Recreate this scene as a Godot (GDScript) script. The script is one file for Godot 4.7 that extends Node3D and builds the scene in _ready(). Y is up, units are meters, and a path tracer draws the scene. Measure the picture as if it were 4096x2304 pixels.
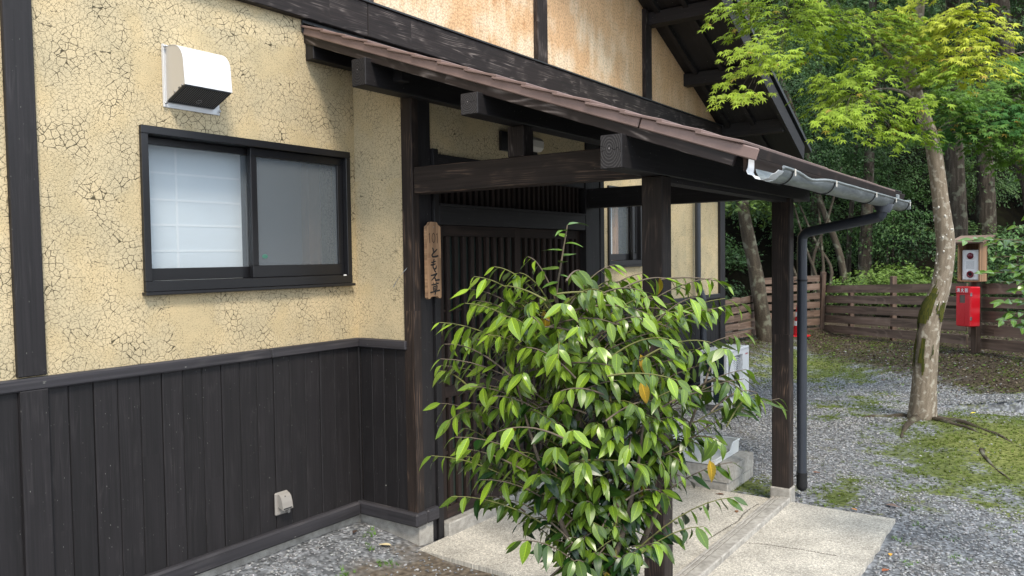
extends Node3D

# ---------------------------------------------------------------- mesh builder
class MB:
	var v := PackedVector3Array()
	var n := PackedVector3Array()
	var uv := PackedVector2Array()
	var c := PackedColorArray()
	var col := Color.WHITE

	func tri(a: Vector3, b: Vector3, d: Vector3, na: Vector3, nb: Vector3, nd: Vector3, ua := Vector2.ZERO, ub := Vector2.ZERO, ud := Vector2.ZERO) -> void:
		if (d - a).cross(b - a).dot(na + nb + nd) < 0.0:
			v.append_array([a, d, b]); n.append_array([na, nd, nb]); uv.append_array([ua, ud, ub])
		else:
			v.append_array([a, b, d]); n.append_array([na, nb, nd]); uv.append_array([ua, ub, ud])
		c.append_array([col, col, col])

	func flat(a: Vector3, b: Vector3, d: Vector3, hint: Vector3, ua := Vector2.ZERO, ub := Vector2.ZERO, ud := Vector2.ZERO) -> void:
		var m := (d - a).cross(b - a)
		if m.length_squared() < 1e-16:
			return
		m = m.normalized()
		if m.dot(hint) < 0.0:
			m = -m
		tri(a, b, d, m, m, m, ua, ub, ud)

	func quad(a: Vector3, b: Vector3, d: Vector3, e: Vector3, hint: Vector3, ua := Vector2.ZERO, ub := Vector2.ZERO, ud := Vector2.ZERO, ue := Vector2.ZERO) -> void:
		flat(a, b, d, hint, ua, ub, ud)
		flat(a, d, e, hint, ua, ud, ue)

	# a box with chamfered edges; u runs along the axis «long», one unit of uv = 1/us metres
	var vs := 1.0

	func box(at: Vector3, size: Vector3, ch := 0.003, long := -1, us := 1.0, uo := Vector2.ZERO, basis := Basis.IDENTITY) -> void:
		var h := size / 2.0
		ch = minf(ch, minf(h.x, minf(h.y, h.z)) * 0.9)
		if long < 0:
			long = 0 if size.x >= size.y and size.x >= size.z else (1 if size.y >= size.z else 2)
		for k in 3:
			var i := (k + 1) % 3
			var j := (k + 2) % 3
			if j == long:
				var t := i; i = j; j = t
			for s in [-1.0, 1.0]:
				var p: Array[Vector3] = []
				var q: Array[Vector2] = []
				for w in [[-1, -1], [1, -1], [1, 1], [-1, 1]]:
					var a := Vector3.ZERO
					a[k] = s * h[k]
					a[i] = w[0] * (h[i] - ch)
					a[j] = w[1] * (h[j] - ch)
					p.append(at + basis * a)
					q.append(Vector2(a[i], (a[j] + s * 0.37 + k * 0.21) * vs) * us + uo)
				var m := Vector3.ZERO
				m[k] = s
				quad(p[0], p[1], p[2], p[3], basis * m, q[0], q[1], q[2], q[3])
			if ch <= 0.0:
				continue
			# the four chamfers that run along axis k
			var i2 := (k + 1) % 3
			var j2 := (k + 2) % 3
			for si in [-1.0, 1.0]:
				for sj in [-1.0, 1.0]:
					var e: Array[Vector3] = []
					for w in [[-1, 0], [1, 0], [1, 1], [-1, 1]]:
						var a := Vector3.ZERO
						a[k] = w[0] * (h[k] - ch)
						a[i2] = si * (h[i2] - (ch if w[1] else 0.0))
						a[j2] = sj * (h[j2] - (0.0 if w[1] else ch))
						e.append(a)
					var m2 := Vector3.ZERO
					m2[i2] = si; m2[j2] = sj
					var L0 := Vector2((e[0][k]), si * 0.13) * us + uo
					var L1 := Vector2((e[1][k]), si * 0.13) * us + uo
					quad(at + basis * e[0], at + basis * e[1], at + basis * e[2], at + basis * e[3], basis * m2, L0, L1, L1, L0)
		if ch > 0.0:
			for sx in [-1.0, 1.0]:
				for sy in [-1.0, 1.0]:
					for sz in [-1.0, 1.0]:
						var s3 := Vector3(sx, sy, sz)
						var g := s3 * (h - Vector3.ONE * ch)
						flat(at + basis * (g + Vector3(sx * ch, 0, 0)), at + basis * (g + Vector3(0, sy * ch, 0)), at + basis * (g + Vector3(0, 0, sz * ch)), basis * s3, uo, uo, uo)

	func span(a: Vector3, b: Vector3, ch := 0.003, long := -1, us := 1.0, uo := Vector2.ZERO) -> void:
		box((a + b) / 2.0, (b - a).abs(), ch, long, us, uo)

	# a box with planar uv in metres (plaster, concrete): u,v from the world position
	func slab(a: Vector3, b: Vector3, us := 1.0, uo := Vector2.ZERO) -> void:
		var lo := Vector3(minf(a.x, b.x), minf(a.y, b.y), minf(a.z, b.z))
		var hi := Vector3(maxf(a.x, b.x), maxf(a.y, b.y), maxf(a.z, b.z))
		for k in 3:
			for s in 2:
				var p: Array[Vector3] = []
				var q: Array[Vector2] = []
				for w in [[0, 0], [1, 0], [1, 1], [0, 1]]:
					var a3 := Vector3.ZERO
					a3[k] = hi[k] if s else lo[k]
					a3[(k + 1) % 3] = hi[(k + 1) % 3] if w[0] else lo[(k + 1) % 3]
					a3[(k + 2) % 3] = hi[(k + 2) % 3] if w[1] else lo[(k + 2) % 3]
					p.append(a3)
					var t := Vector2(a3.x, -a3.y) if k == 2 else (Vector2(a3.z, -a3.y) if k == 0 else Vector2(a3.x, a3.z))
					q.append(t * us + uo)
				var m := Vector3.ZERO
				m[k] = 1.0 if s else -1.0
				quad(p[0], p[1], p[2], p[3], m, q[0], q[1], q[2], q[3])

	# polygon in a plane, extruded: pts are 2D, o + x*ax + y*ay, thickness along nz
	func prism(pts: PackedVector2Array, o: Vector3, ax: Vector3, ay: Vector3, depth: float, us := 1.0, uo := Vector2.ZERO) -> void:
		var nz := ax.cross(ay).normalized()
		var t := Geometry2D.triangulate_polygon(pts)
		for s in [0.0, 1.0]:
			for k in range(0, t.size(), 3):
				var p: Array[Vector3] = []
				var q: Array[Vector2] = []
				for r in 3:
					var w := pts[t[k + r]]
					p.append(o + ax * w.x + ay * w.y + nz * depth * s)
					q.append(Vector2(w.x, -w.y) * us + uo)
				flat(p[0], p[1], p[2], nz if s > 0.5 else -nz, q[0], q[1], q[2])
		var area := 0.0
		for k in pts.size():
			area += pts[k].cross(pts[(k + 1) % pts.size()])
		for k in pts.size():
			var a2 := pts[k]
			var b2 := pts[(k + 1) % pts.size()]
			var d2 := (b2 - a2)
			var out2 := Vector2(d2.y, -d2.x) * signf(area)
			var a3 := o + ax * a2.x + ay * a2.y
			var b3 := o + ax * b2.x + ay * b2.y
			quad(a3, b3, b3 + nz * depth, a3 + nz * depth, ax * out2.x + ay * out2.y, Vector2(0, 0) + uo, Vector2(d2.length(), 0) * us + uo, Vector2(d2.length(), depth) * us + uo, Vector2(0, depth) * us + uo)

	func tube(path: PackedVector3Array, radii: PackedFloat32Array, sides := 8, caps := true, us := 1.0, wob := 0.0, sd := 1) -> void:
		var rings: Array[PackedVector3Array] = []
		var norms: Array[PackedVector3Array] = []
		var up := Vector3.UP
		var first := (path[1] - path[0]).normalized()
		if absf(first.dot(up)) > 0.9:
			up = Vector3.RIGHT
		var side := first.cross(up).normalized()
		var lens := PackedFloat32Array()
		var run := 0.0
		var rg := RandomNumberGenerator.new()
		rg.seed = sd
		var wb := PackedFloat32Array()
		for s in sides:
			wb.append(rg.randf_range(-1, 1))
		for k in path.size():
			if k:
				run += path[k].distance_to(path[k - 1])
			lens.append(run)
			var d := (path[mini(k + 1, path.size() - 1)] - path[maxi(k - 1, 0)]).normalized()
			side = (side - d * side.dot(d)).normalized()
			var o := d.cross(side)
			var ring := PackedVector3Array()
			var nr := PackedVector3Array()
			var r: float = radii[mini(k, radii.size() - 1)]
			for s in sides:
				var a := TAU * s / sides
				var w := side * cos(a) + o * sin(a)
				var rr := r * (1.0 + wob * (wb[s] * 0.6 + 0.5 * sin(run * 9.0 + s * 1.7 + sd)))
				ring.append(path[k] + w * rr)
				nr.append(w)
			rings.append(ring); norms.append(nr)
		for k in path.size() - 1:
			for s in sides:
				var t := (s + 1) % sides
				var rr0: float = radii[mini(k, radii.size() - 1)]
				var u0 := Vector2(lens[k], s * TAU * rr0 / sides) * us
				var u1 := Vector2(lens[k + 1], s * TAU * rr0 / sides) * us
				var u2 := Vector2(lens[k + 1], (s + 1) * TAU * rr0 / sides) * us
				var u3 := Vector2(lens[k], (s + 1) * TAU * rr0 / sides) * us
				tri(rings[k][s], rings[k + 1][s], rings[k + 1][t], norms[k][s], norms[k + 1][s], norms[k + 1][t], u0, u1, u2)
				tri(rings[k][s], rings[k + 1][t], rings[k][t], norms[k][s], norms[k + 1][t], norms[k][t], u0, u2, u3)
		if caps:
			for e in [0, path.size() - 1]:
				var d2 := (path[0] - path[1]).normalized() if e == 0 else (path[e] - path[e - 1]).normalized()
				for s in range(1, sides - 1):
					flat(rings[e][0], rings[e][s], rings[e][s + 1], d2)

	# rows of points joined to a sheet, smooth normals; double-walled if th > 0
	func sheet(rows: Array[PackedVector3Array], us := 1.0, th := 0.0, smooth := true) -> void:
		var R := rows.size()
		var K := rows[0].size()
		var nn: Array[PackedVector3Array] = []
		for r in R:
			var line := PackedVector3Array()
			for k in K:
				var du := rows[mini(r + 1, R - 1)][k] - rows[maxi(r - 1, 0)][k]
				var dv := rows[r][mini(k + 1, K - 1)] - rows[r][maxi(k - 1, 0)]
				line.append(du.cross(dv).normalized())
			nn.append(line)
		for r in R - 1:
			for k in K - 1:
				var a := rows[r][k]
				var b := rows[r + 1][k]
				var d := rows[r + 1][k + 1]
				var e := rows[r][k + 1]
				var ua := Vector2(r, k) * us
				var ub := Vector2(r + 1, k) * us
				var ud := Vector2(r + 1, k + 1) * us
				var ue := Vector2(r, k + 1) * us
				if smooth:
					tri(a, b, d, nn[r][k], nn[r + 1][k], nn[r + 1][k + 1], ua, ub, ud)
					tri(a, d, e, nn[r][k], nn[r + 1][k + 1], nn[r][k + 1], ua, ud, ue)
				else:
					var hint := nn[r][k] + nn[r + 1][k + 1]
					quad(a, b, d, e, hint, ua, ub, ud, ue)
				if th > 0.0:
					tri(a - nn[r][k] * th, b - nn[r + 1][k] * th, d - nn[r + 1][k + 1] * th, -nn[r][k], -nn[r + 1][k], -nn[r + 1][k + 1], ua, ub, ud)
					tri(a - nn[r][k] * th, d - nn[r + 1][k + 1] * th, e - nn[r][k + 1] * th, -nn[r][k], -nn[r + 1][k + 1], -nn[r][k + 1], ua, ud, ue)
		if th > 0.0:
			for r in R - 1:
				for k in [0, K - 1]:
					var o2 := rows[r][k] - rows[r][1 if k == 0 else K - 2]
					quad(rows[r][k], rows[r + 1][k], rows[r + 1][k] - nn[r + 1][k] * th, rows[r][k] - nn[r][k] * th, o2)
			for k in K - 1:
				for r in [0, R - 1]:
					var o3 := rows[r][k] - rows[1 if r == 0 else R - 2][k]
					quad(rows[r][k], rows[r][k + 1], rows[r][k + 1] - nn[r][k + 1] * th, rows[r][k] - nn[r][k] * th, o3)

	func ball(at: Vector3, rad: Vector3, ru := 10, rv := 6, v0 := 0.0, v1 := 1.0) -> void:
		for b in rv:
			for a in ru:
				var p: Array[Vector3] = []
				var m: Array[Vector3] = []
				for w in [[0, 0], [1, 0], [1, 1], [0, 1]]:
					var th: float = TAU * (a + w[0]) / ru
					var ph: float = PI * lerpf(v0, v1, float(b + w[1]) / rv)
					var d := Vector3(sin(ph) * cos(th), cos(ph), sin(ph) * sin(th))
					p.append(at + d * rad)
					m.append((d / rad).normalized())
				if p[0].distance_to(p[1]) > 1e-6:
					tri(p[0], p[1], p[2], m[0], m[1], m[2])
				if p[2].distance_to(p[3]) > 1e-6:
					tri(p[0], p[2], p[3], m[0], m[2], m[3])

	func mesh() -> ArrayMesh:
		var a := []
		a.resize(Mesh.ARRAY_MAX)
		a[Mesh.ARRAY_VERTEX] = v; a[Mesh.ARRAY_NORMAL] = n; a[Mesh.ARRAY_TEX_UV] = uv; a[Mesh.ARRAY_COLOR] = c
		var m := ArrayMesh.new()
		m.add_surface_from_arrays(Mesh.PRIMITIVE_TRIANGLES, a)
		return m


# ---------------------------------------------------------------- nodes
var taken := {}
var M := {}
var rng := RandomNumberGenerator.new()
var house: Node3D

func numbered(called: String) -> String:
	var k: int = taken.get(called, 0)
	taken[called] = k + 1
	return called if k == 0 else "%s_%03d" % [called, k]

func thing(called: String, label: String, category: String, group := "", at := Vector3.ZERO) -> Node3D:
	var o := Node3D.new()
	o.name = numbered(called)
	add_child(o)
	o.position = at
	return tag(o, label, category, group)

func tag(o: Node3D, label: String, category: String, group := "") -> Node3D:
	o.set_meta("label", label)
	o.set_meta("category", category)
	if group:
		o.set_meta("group", group)
	return o

func part(called: String, b, mat: Material, parent: Node) -> MeshInstance3D:
	var o := MeshInstance3D.new()
	o.mesh = b.mesh() if b is MB else b
	o.material_override = mat
	if parent == self:
		o.name = numbered(called)
	else:
		var key := str(parent.get_instance_id()) + called
		o.name = called if not taken.has(key) else "%s_%03d" % [called, taken[key]]
		taken[key] = taken.get(key, 0) + 1
	parent.add_child(o, true)
	return o

func structure(called: String, b, mat: Material) -> MeshInstance3D:
	var o := part(called, b, mat, self)
	o.set_meta("kind", "structure")
	return o

# one wooden piece of its own, spanning two corners, with its own stretch of grain
func stick(called: String, a: Vector3, b: Vector3, mat: Material, parent: Node, ch := 0.003, long := -1, tone := 1.0) -> MeshInstance3D:
	var m := MB.new()
	var t := tone * rng.randf_range(0.86, 1.14)
	m.col = Color(t, t, t)
	m.vs = 3.0
	m.span(a, b, ch, long, 0.5, Vector2(rng.randf(), rng.randf()))
	return part(called, m, mat, parent)

func many(called: String, mesh: Mesh, mat: Material, where: Array, colors, parent: Node) -> MultiMeshInstance3D:
	var mm := MultiMesh.new()
	mm.transform_format = MultiMesh.TRANSFORM_3D
	mm.use_colors = colors != null
	mm.mesh = mesh
	mm.instance_count = where.size()
	for k in where.size():
		mm.set_instance_transform(k, where[k])
		if colors != null:
			mm.set_instance_color(k, colors[k])
	var o := MultiMeshInstance3D.new()
	o.multimesh = mm
	o.material_override = mat
	o.name = numbered(called) if parent == self else called
	parent.add_child(o, true)
	o.set_meta("kind", "stuff")
	return o

# ---------------------------------------------------------------- textures
func noise(w: int, h: int, type: int, freq: float, sd: int, oct := 1, warp := 0.0, ret := -1) -> PackedByteArray:
	var f := FastNoiseLite.new()
	f.noise_type = type
	f.seed = sd
	f.frequency = freq
	f.fractal_type = FastNoiseLite.FRACTAL_FBM if oct > 1 else FastNoiseLite.FRACTAL_NONE
	f.fractal_octaves = oct
	if ret >= 0:
		f.cellular_return_type = ret
		f.cellular_jitter = 1.0
	if warp > 0.0:
		f.domain_warp_enabled = true
		f.domain_warp_amplitude = warp
		f.domain_warp_frequency = freq * 0.8
		f.domain_warp_fractal_type = FastNoiseLite.DOMAIN_WARP_FRACTAL_NONE
	return f.get_image(w, h).get_data()

# noise stretched along x: made small and pulled out
func streaks(w: int, h: int, squeeze: int, freq: float, sd: int, oct := 2, warp := 0.0) -> PackedByteArray:
	var sw := maxi(8, w / squeeze)
	var im := Image.create_from_data(sw, h, false, Image.FORMAT_L8, noise(sw, h, FastNoiseLite.TYPE_SIMPLEX_SMOOTH, freq, sd, oct, warp))
	im.resize(w, h, Image.INTERPOLATE_CUBIC)
	return im.get_data()

func rgbtex(w: int, h: int, d: PackedByteArray) -> ImageTexture:
	return ImageTexture.create_from_image(Image.create_from_data(w, h, false, Image.FORMAT_RGB8, d))

func greytex(w: int, h: int, d: PackedByteArray) -> ImageTexture:
	return ImageTexture.create_from_image(Image.create_from_data(w, h, false, Image.FORMAT_L8, d))

func mat(col: Color, rough := 0.8, metal := 0.0, spec := 0.5) -> StandardMaterial3D:
	var m := StandardMaterial3D.new()
	m.albedo_color = col
	m.roughness = rough
	m.metallic = metal
	m.metallic_specular = spec
	return m

func lin(r: float, g: float, b: float) -> Color:
	return Color(r, g, b).linear_to_srgb()

func textured(t: Texture2D, rough := 0.85, height: Texture2D = null, cm := 0.2, vc := true, spec := 0.4) -> StandardMaterial3D:
	var m := mat(Color.WHITE, rough, 0.0, spec)
	m.albedo_texture = t
	m.vertex_color_use_as_albedo = vc
	m.texture_filter = BaseMaterial3D.TEXTURE_FILTER_LINEAR_WITH_MIPMAPS
	if height:
		m.heightmap_enabled = true
		m.heightmap_texture = height
		m.heightmap_scale = cm
	return m

func sstep(a: float, b: float, x: float) -> float:
	return smoothstep(a, b, x)

func make_plaster(N: int, sd: int, px: float, big: float, smooth_at: float, strength: float) -> Array:
	var A := noise(N, N, FastNoiseLite.TYPE_CELLULAR, big * px, sd, 1, 9.0, FastNoiseLite.RETURN_DISTANCE2_SUB)
	var B := noise(N, N, FastNoiseLite.TYPE_CELLULAR, big * 1.9 * px, sd + 1, 1, 4.0, FastNoiseLite.RETURN_DISTANCE2_SUB)
	var P := noise(N, N, FastNoiseLite.TYPE_SIMPLEX_SMOOTH, 2.6 * px, sd + 2, 3)
	var Q := noise(N, N, FastNoiseLite.TYPE_SIMPLEX_SMOOTH, 5.0 * px, sd + 3, 3)
	var T := noise(N, N, FastNoiseLite.TYPE_SIMPLEX_SMOOTH, 3.2 * px, sd + 4, 4)
	var G := noise(N, N, FastNoiseLite.TYPE_SIMPLEX, 0.28, sd + 5, 2)
	var d := PackedByteArray(); d.resize(N * N * 3)
	var h := PackedByteArray(); h.resize(N * N)
	for i in N * N:
		var p := P[i] / 255.0
		var q := Q[i] / 255.0
		var live := clampf((p - smooth_at) * 5.0, 0.0, 1.0)
		var fine := clampf((p - smooth_at + 0.16) * 5.0, 0.0, 1.0)
		var soft := strength * (0.58 + 0.34 * clampf((q - 0.28) * 2.6, 0.0, 1.0))
		var ta := (5.0 + 8.0 * pow(clampf((q - 0.30) * 2.0, 0.0, 1.0), 1.6)) * live
		var tb := (5.0 + 5.0 * clampf((0.62 - q) * 2.8, 0.0, 1.0)) * fine
		var ca := clampf(1.25 - A[i] / (ta + 0.01), 0.0, 1.0)
		var cb := clampf(1.25 - B[i] / (tb + 0.01), 0.0, 1.0) * 0.75
		var k := maxf(ca, cb)
		k = minf(1.0, k * 1.4) * soft
		var t := 0.92 + 0.12 * T[i] / 255.0 + (G[i] / 255.0 - 0.5) * (0.10 + 0.12 * (1.0 - live))
		var w := (1.0 - live) * 0.16
		var g := T[i] / 255.0
		d[i * 3] = clampi(int(lerpf((203.0 - 12.0 * w * 1.8) * t, 70.0, k)), 0, 255)
		d[i * 3 + 1] = clampi(int(lerpf((188.0 - 18.0 * w * 1.8 - 4.0 * g) * t, 64.0, k)), 0, 255)
		d[i * 3 + 2] = clampi(int(lerpf((155.0 - 28.0 * w * 1.8 - 7.0 * g) * t, 50.0, k)), 0, 255)
		h[i] = clampi(int(200.0 - 190.0 * k + (G[i] - 128.0) * (0.16 + 0.22 * (1.0 - live)) - 18.0 * (1.0 - live)), 0, 255)
	return [rgbtex(N, N, d), greytex(N, N, h)]

# stained boards: dark, fine grain along u, pale scuffs and specks
func make_wood(W: int, H: int, sd: int, dark: Vector3, pale: Vector3, amount: float, ringy: float, speck: int) -> Array:
	var A := streaks(W, H, 24, 0.05, sd, 3)
	var B := streaks(W, H, 40, 0.16, sd + 1, 2)
	var C := streaks(W, H, 6, 0.010, sd + 2, 2)
	var D := noise(W, H, FastNoiseLite.TYPE_SIMPLEX_SMOOTH, 0.008, sd + 3, 3)
	var d := PackedByteArray(); d.resize(W * H * 3)
	var h := PackedByteArray(); h.resize(W * H)
	for i in W * H:
		var a := A[i] / 255.0
		var b := B[i] / 255.0
		var rr := fposmod(float(i / W) / H * ringy + C[i] / 255.0 * 5.0 + a * 0.7, 1.0)
		var ring := maxf(0.0, 1.0 - absf(rr - 0.5) * 4.5)
		var wear := clampf((D[i] / 255.0 - 0.40) * 2.8, 0.0, 1.0)
		var k := clampf(ring * wear * 0.75 + maxf(0.0, b - 0.64) * 2.2 * wear, 0.0, 1.0) * amount
		var t := 0.74 + 0.34 * a + 0.22 * (b - 0.5)
		d[i * 3] = clampi(int(lerpf(dark.x * t, pale.x, k)), 0, 255)
		d[i * 3 + 1] = clampi(int(lerpf(dark.y * t, pale.y, k)), 0, 255)
		d[i * 3 + 2] = clampi(int(lerpf(dark.z * t, pale.z, k)), 0, 255)
		h[i] = clampi(int(120.0 + 60.0 * (b - 0.5) + 70.0 * ring * wear + 30.0 * (a - 0.5)), 0, 255)
	var rg := RandomNumberGenerator.new()
	rg.seed = sd
	for s in speck:
		var x := rg.randi_range(2, W - 4)
		var y := rg.randi_range(2, H - 4)
		var b2 := rg.randi_range(90, 190)
		for e in rg.randi_range(1, 3):
			var o := (y * W + x + e) * 3
			d[o] = b2; d[o + 1] = b2; d[o + 2] = b2 - 8
	return [rgbtex(W, H, d), greytex(W, H, h)]

func make_two(N: int, sd: int, lo: Vector3, hi: Vector3, f1: float, f2: float, f3: float, mix2 := 0.35, mix3 := 0.25) -> Array:
	var A := noise(N, N, FastNoiseLite.TYPE_SIMPLEX_SMOOTH, f1, sd, 3)
	var B := noise(N, N, FastNoiseLite.TYPE_SIMPLEX_SMOOTH, f2, sd + 1, 2)
	var C := noise(N, N, FastNoiseLite.TYPE_SIMPLEX, f3, sd + 2, 1)
	var d := PackedByteArray(); d.resize(N * N * 3)
	var h := PackedByteArray(); h.resize(N * N)
	for i in N * N:
		var k := clampf((A[i] * (1.0 - mix2 - mix3) + B[i] * mix2 + C[i] * mix3) / 255.0 * 1.6 - 0.3, 0.0, 1.0)
		d[i * 3] = int(lerpf(lo.x, hi.x, k))
		d[i * 3 + 1] = int(lerpf(lo.y, hi.y, k))
		d[i * 3 + 2] = int(lerpf(lo.z, hi.z, k))
		h[i] = (A[i] + B[i] + C[i] * 2) / 4
	return [rgbtex(N, N, d), greytex(N, N, h)]

# ---------------------------------------------------------------- terrain
var fn := FastNoiseLite.new()

func fence_way(x: float, z: float) -> Vector2:   # (distance in front of the long fence, share along it)
	var p := Vector2(x - 11.8, z + 0.4)
	return Vector2(p.dot(Vector2(-0.66, -0.751)), p.dot(Vector2(-0.751, 0.66)) / 5.65)

func gh(x: float, z: float) -> float:
	var h := -0.085
	h += 0.085 * smoothstep(0.75, 0.0, z) * smoothstep(0.25, -0.05, x)
	var w := fence_way(x, z)
	if x > 5.9:
		h += smoothstep(2.3, 0.0, w.x) * lerpf(0.12, 0.30, clampf(w.y, 0.0, 1.3))
		h = maxf(h, -0.085 + 0.24 * smoothstep(1.3, 0.0, z + 0.75) * smoothstep(6.2, 7.6, x))
		if w.x < 0.0:
			h += 0.09 * -w.x
	h += 0.07 * exp(-(pow(x - 4.75, 2.0) + pow(z - 2.35, 2.0)) * 1.6)
	h += 0.035 * smoothstep(2.9, 4.2, x) * smoothstep(2.2, 2.9, z) * smoothstep(6.5, 5.0, x)
	h += 0.012 * fn.get_noise_2d(x * 9.0, z * 9.0)
	return h

func ell(x: float, z: float, cx: float, cz: float, rx: float, rz: float) -> float:
	return 1.0 - Vector2((x - cx) / rx, (z - cz) / rz).length()

func moss_at(x: float, z: float) -> float:
	var e := ell(x, z, 4.05, 3.0, 1.75, 1.12) * 1.1
	e = maxf(e, ell(x, z, 8.5, 0.5, 2.1, 1.3) * 1.0)
	e = maxf(e, ell(x, z, 5.5, 1.45, 0.9, 0.4) * 0.35)
	e = maxf(e, ell(x, z, 2.05, 1.5, 0.3, 0.3) * 0.8)
	e = maxf(e, ell(x, z, 2.3, 2.05, 0.5, 0.16) * 0.8)
	e = maxf(e, ell(x, z, 7.0, 3.0, 1.0, 0.7) * 0.4)
	return e * (1.0 - 0.9 * litter_at(x, z))

func litter_at(x: float, z: float) -> float:
	var w := fence_way(x, z)
	return maxf(smoothstep(1.9, 1.0, w.x), 0.7 * smoothstep(0.8, 0.2, z + 0.75)) if x > 6.2 else 0.0

func make_ground() -> Array:
	var W := 2048
	var H := 1138
	var P := noise(W, H, FastNoiseLite.TYPE_CELLULAR, 0.42, 31, 1, 0.0, FastNoiseLite.RETURN_CELL_VALUE)
	var E := noise(W, H, FastNoiseLite.TYPE_CELLULAR, 0.42, 31, 1, 0.0, FastNoiseLite.RETURN_DISTANCE2_SUB)
	var A := noise(W, H, FastNoiseLite.TYPE_SIMPLEX_SMOOTH, 0.022, 32, 4)
	var B := noise(W, H, FastNoiseLite.TYPE_SIMPLEX, 0.21, 33, 2)
	var C := noise(W, H, FastNoiseLite.TYPE_SIMPLEX_SMOOTH, 0.006, 34, 3)
	var d := PackedByteArray(); d.resize(W * H * 3)
	var h := PackedByteArray(); h.resize(W * H)
	# masks on a coarse grid
	var mw := 257
	var mh := 143
	var mo := PackedFloat32Array(); mo.resize(mw * mh)
	var li := PackedFloat32Array(); li.resize(mw * mh)
	var di := PackedFloat32Array(); di.resize(mw * mh)
	for j in mh:
		for i in mw:
			var x := -4.0 + 18.0 * i * 8.0 / W
			var z := -5.0 + 10.0 * j * 8.0 / H
			mo[j * mw + i] = moss_at(x, z)
			li[j * mw + i] = litter_at(x, z)
			di[j * mw + i] = maxf(ell(x, z, -0.45, 1.0, 0.8, 0.85), 0.0) + (1.0 if fence_way(x, z).x < -0.2 and x > 6.0 else 0.0)
	for y in H:
		for x in W:
			var i := y * W + x
			var q := mini(y >> 3, mh - 1) * mw + mini(x >> 3, mw - 1)
			var a := A[i] / 255.0 - 0.5
			var b := B[i] / 255.0 - 0.5
			var g := 80.0 + 84.0 * P[i] / 255.0 * (0.45 + 0.55 * minf(1.0, E[i] / 60.0))
			var r0 := g * 0.98
			var g0 := g
			var b0 := g * 1.03
			var dk := clampf(di[q] * 2.4 + a * 1.6 - 0.25, 0.0, 0.85)
			r0 = lerpf(r0, 98.0 + 60.0 * b, dk); g0 = lerpf(g0, 87.0 + 56.0 * b, dk); b0 = lerpf(b0, 74.0 + 50.0 * b, dk)
			var lk := clampf(li[q] * 1.7 + a * 1.2 - 0.45, 0.0, 1.0)
			r0 = lerpf(r0, 66.0 + 60.0 * b, lk); g0 = lerpf(g0, 58.0 + 54.0 * b, lk); b0 = lerpf(b0, 48.0 + 46.0 * b, lk)
			var mk := clampf((mo[q] * 0.9 + a * 1.2 + b * 0.5 - 0.04) * 2.4, 0.0, 0.9) * (1.0 - 0.75 * lk)
			var t := C[i] / 255.0
			r0 = lerpf(r0, 70.0 + 42.0 * t + 60.0 * b, mk); g0 = lerpf(g0, 82.0 + 34.0 * t + 60.0 * b, mk); b0 = lerpf(b0, 44.0 + 14.0 * t + 40.0 * b, mk)
			d[i * 3] = clampi(int(r0), 0, 255); d[i * 3 + 1] = clampi(int(g0), 0, 255); d[i * 3 + 2] = clampi(int(b0), 0, 255)
			h[i] = clampi(int(60.0 + 0.45 * P[i] * (1.0 - mk) + 60.0 * b + 40.0 * mk), 0, 255)
	return [rgbtex(W, H, d), greytex(W, H, h)]

func make_slab() -> Array:
	var W := 1024
	var H := 1024
	var P := noise(W, H, FastNoiseLite.TYPE_CELLULAR, 0.30, 41, 1, 0.0, FastNoiseLite.RETURN_CELL_VALUE)
	var E := noise(W, H, FastNoiseLite.TYPE_CELLULAR, 0.30, 41, 1, 0.0, FastNoiseLite.RETURN_DISTANCE2_SUB)
	var A := noise(W, H, FastNoiseLite.TYPE_SIMPLEX_SMOOTH, 0.006, 42, 4)
	var d := PackedByteArray(); d.resize(W * H * 3)
	var h := PackedByteArray(); h.resize(W * H)
	for i in W * H:
		var e := minf(1.0, E[i] / 70.0)
		var g := (166.0 + 50.0 * P[i] / 255.0) * (0.72 + 0.28 * e) * (0.90 + 0.2 * A[i] / 255.0)
		d[i * 3] = int(minf(255.0, g * 1.03)); d[i * 3 + 1] = int(minf(255.0, g)); d[i * 3 + 2] = int(g * 0.94)
		h[i] = int(90.0 + 120.0 * e)
	# two hair cracks; texture spans 2.1 m
	for line in [[[1.71, 1.73], [1.59, 1.72], [1.47, 1.715], [1.33, 1.735], [1.18, 1.72], [1.06, 1.71], [0.92, 1.7]], [[1.0, 1.88], [1.04, 1.98], [1.05, 2.08], [1.07, 2.16], [1.07, 2.24], [1.08, 2.34]]]:
		for k in line.size() - 1:
			var p0 := Vector2(line[k][0] + 0.1, line[k][1] - 0.42) / 2.1 * W
			var p1 := Vector2(line[k + 1][0] + 0.1, line[k + 1][1] - 0.42) / 2.1 * W
			var n := int(p0.distance_to(p1))
			for s in n:
				var p := p0.lerp(p1, float(s) / n) + Vector2(fn.get_noise_2d(s * 3.0, k * 50.0), fn.get_noise_2d(k * 50.0, s * 3.0)) * 5.0
				for q in [Vector2i(0, 0), Vector2i(1, 0), Vector2i(0, 1), Vector2i(1, 1)]:
					var o := (clampi(int(p.y) + q.y, 0, H - 1) * W + clampi(int(p.x) + q.x, 0, W - 1))
					d[o * 3] = 58; d[o * 3 + 1] = 54; d[o * 3 + 2] = 48
					h[o] = 0
	return [rgbtex(W, H, d), greytex(W, H, h)]

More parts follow.
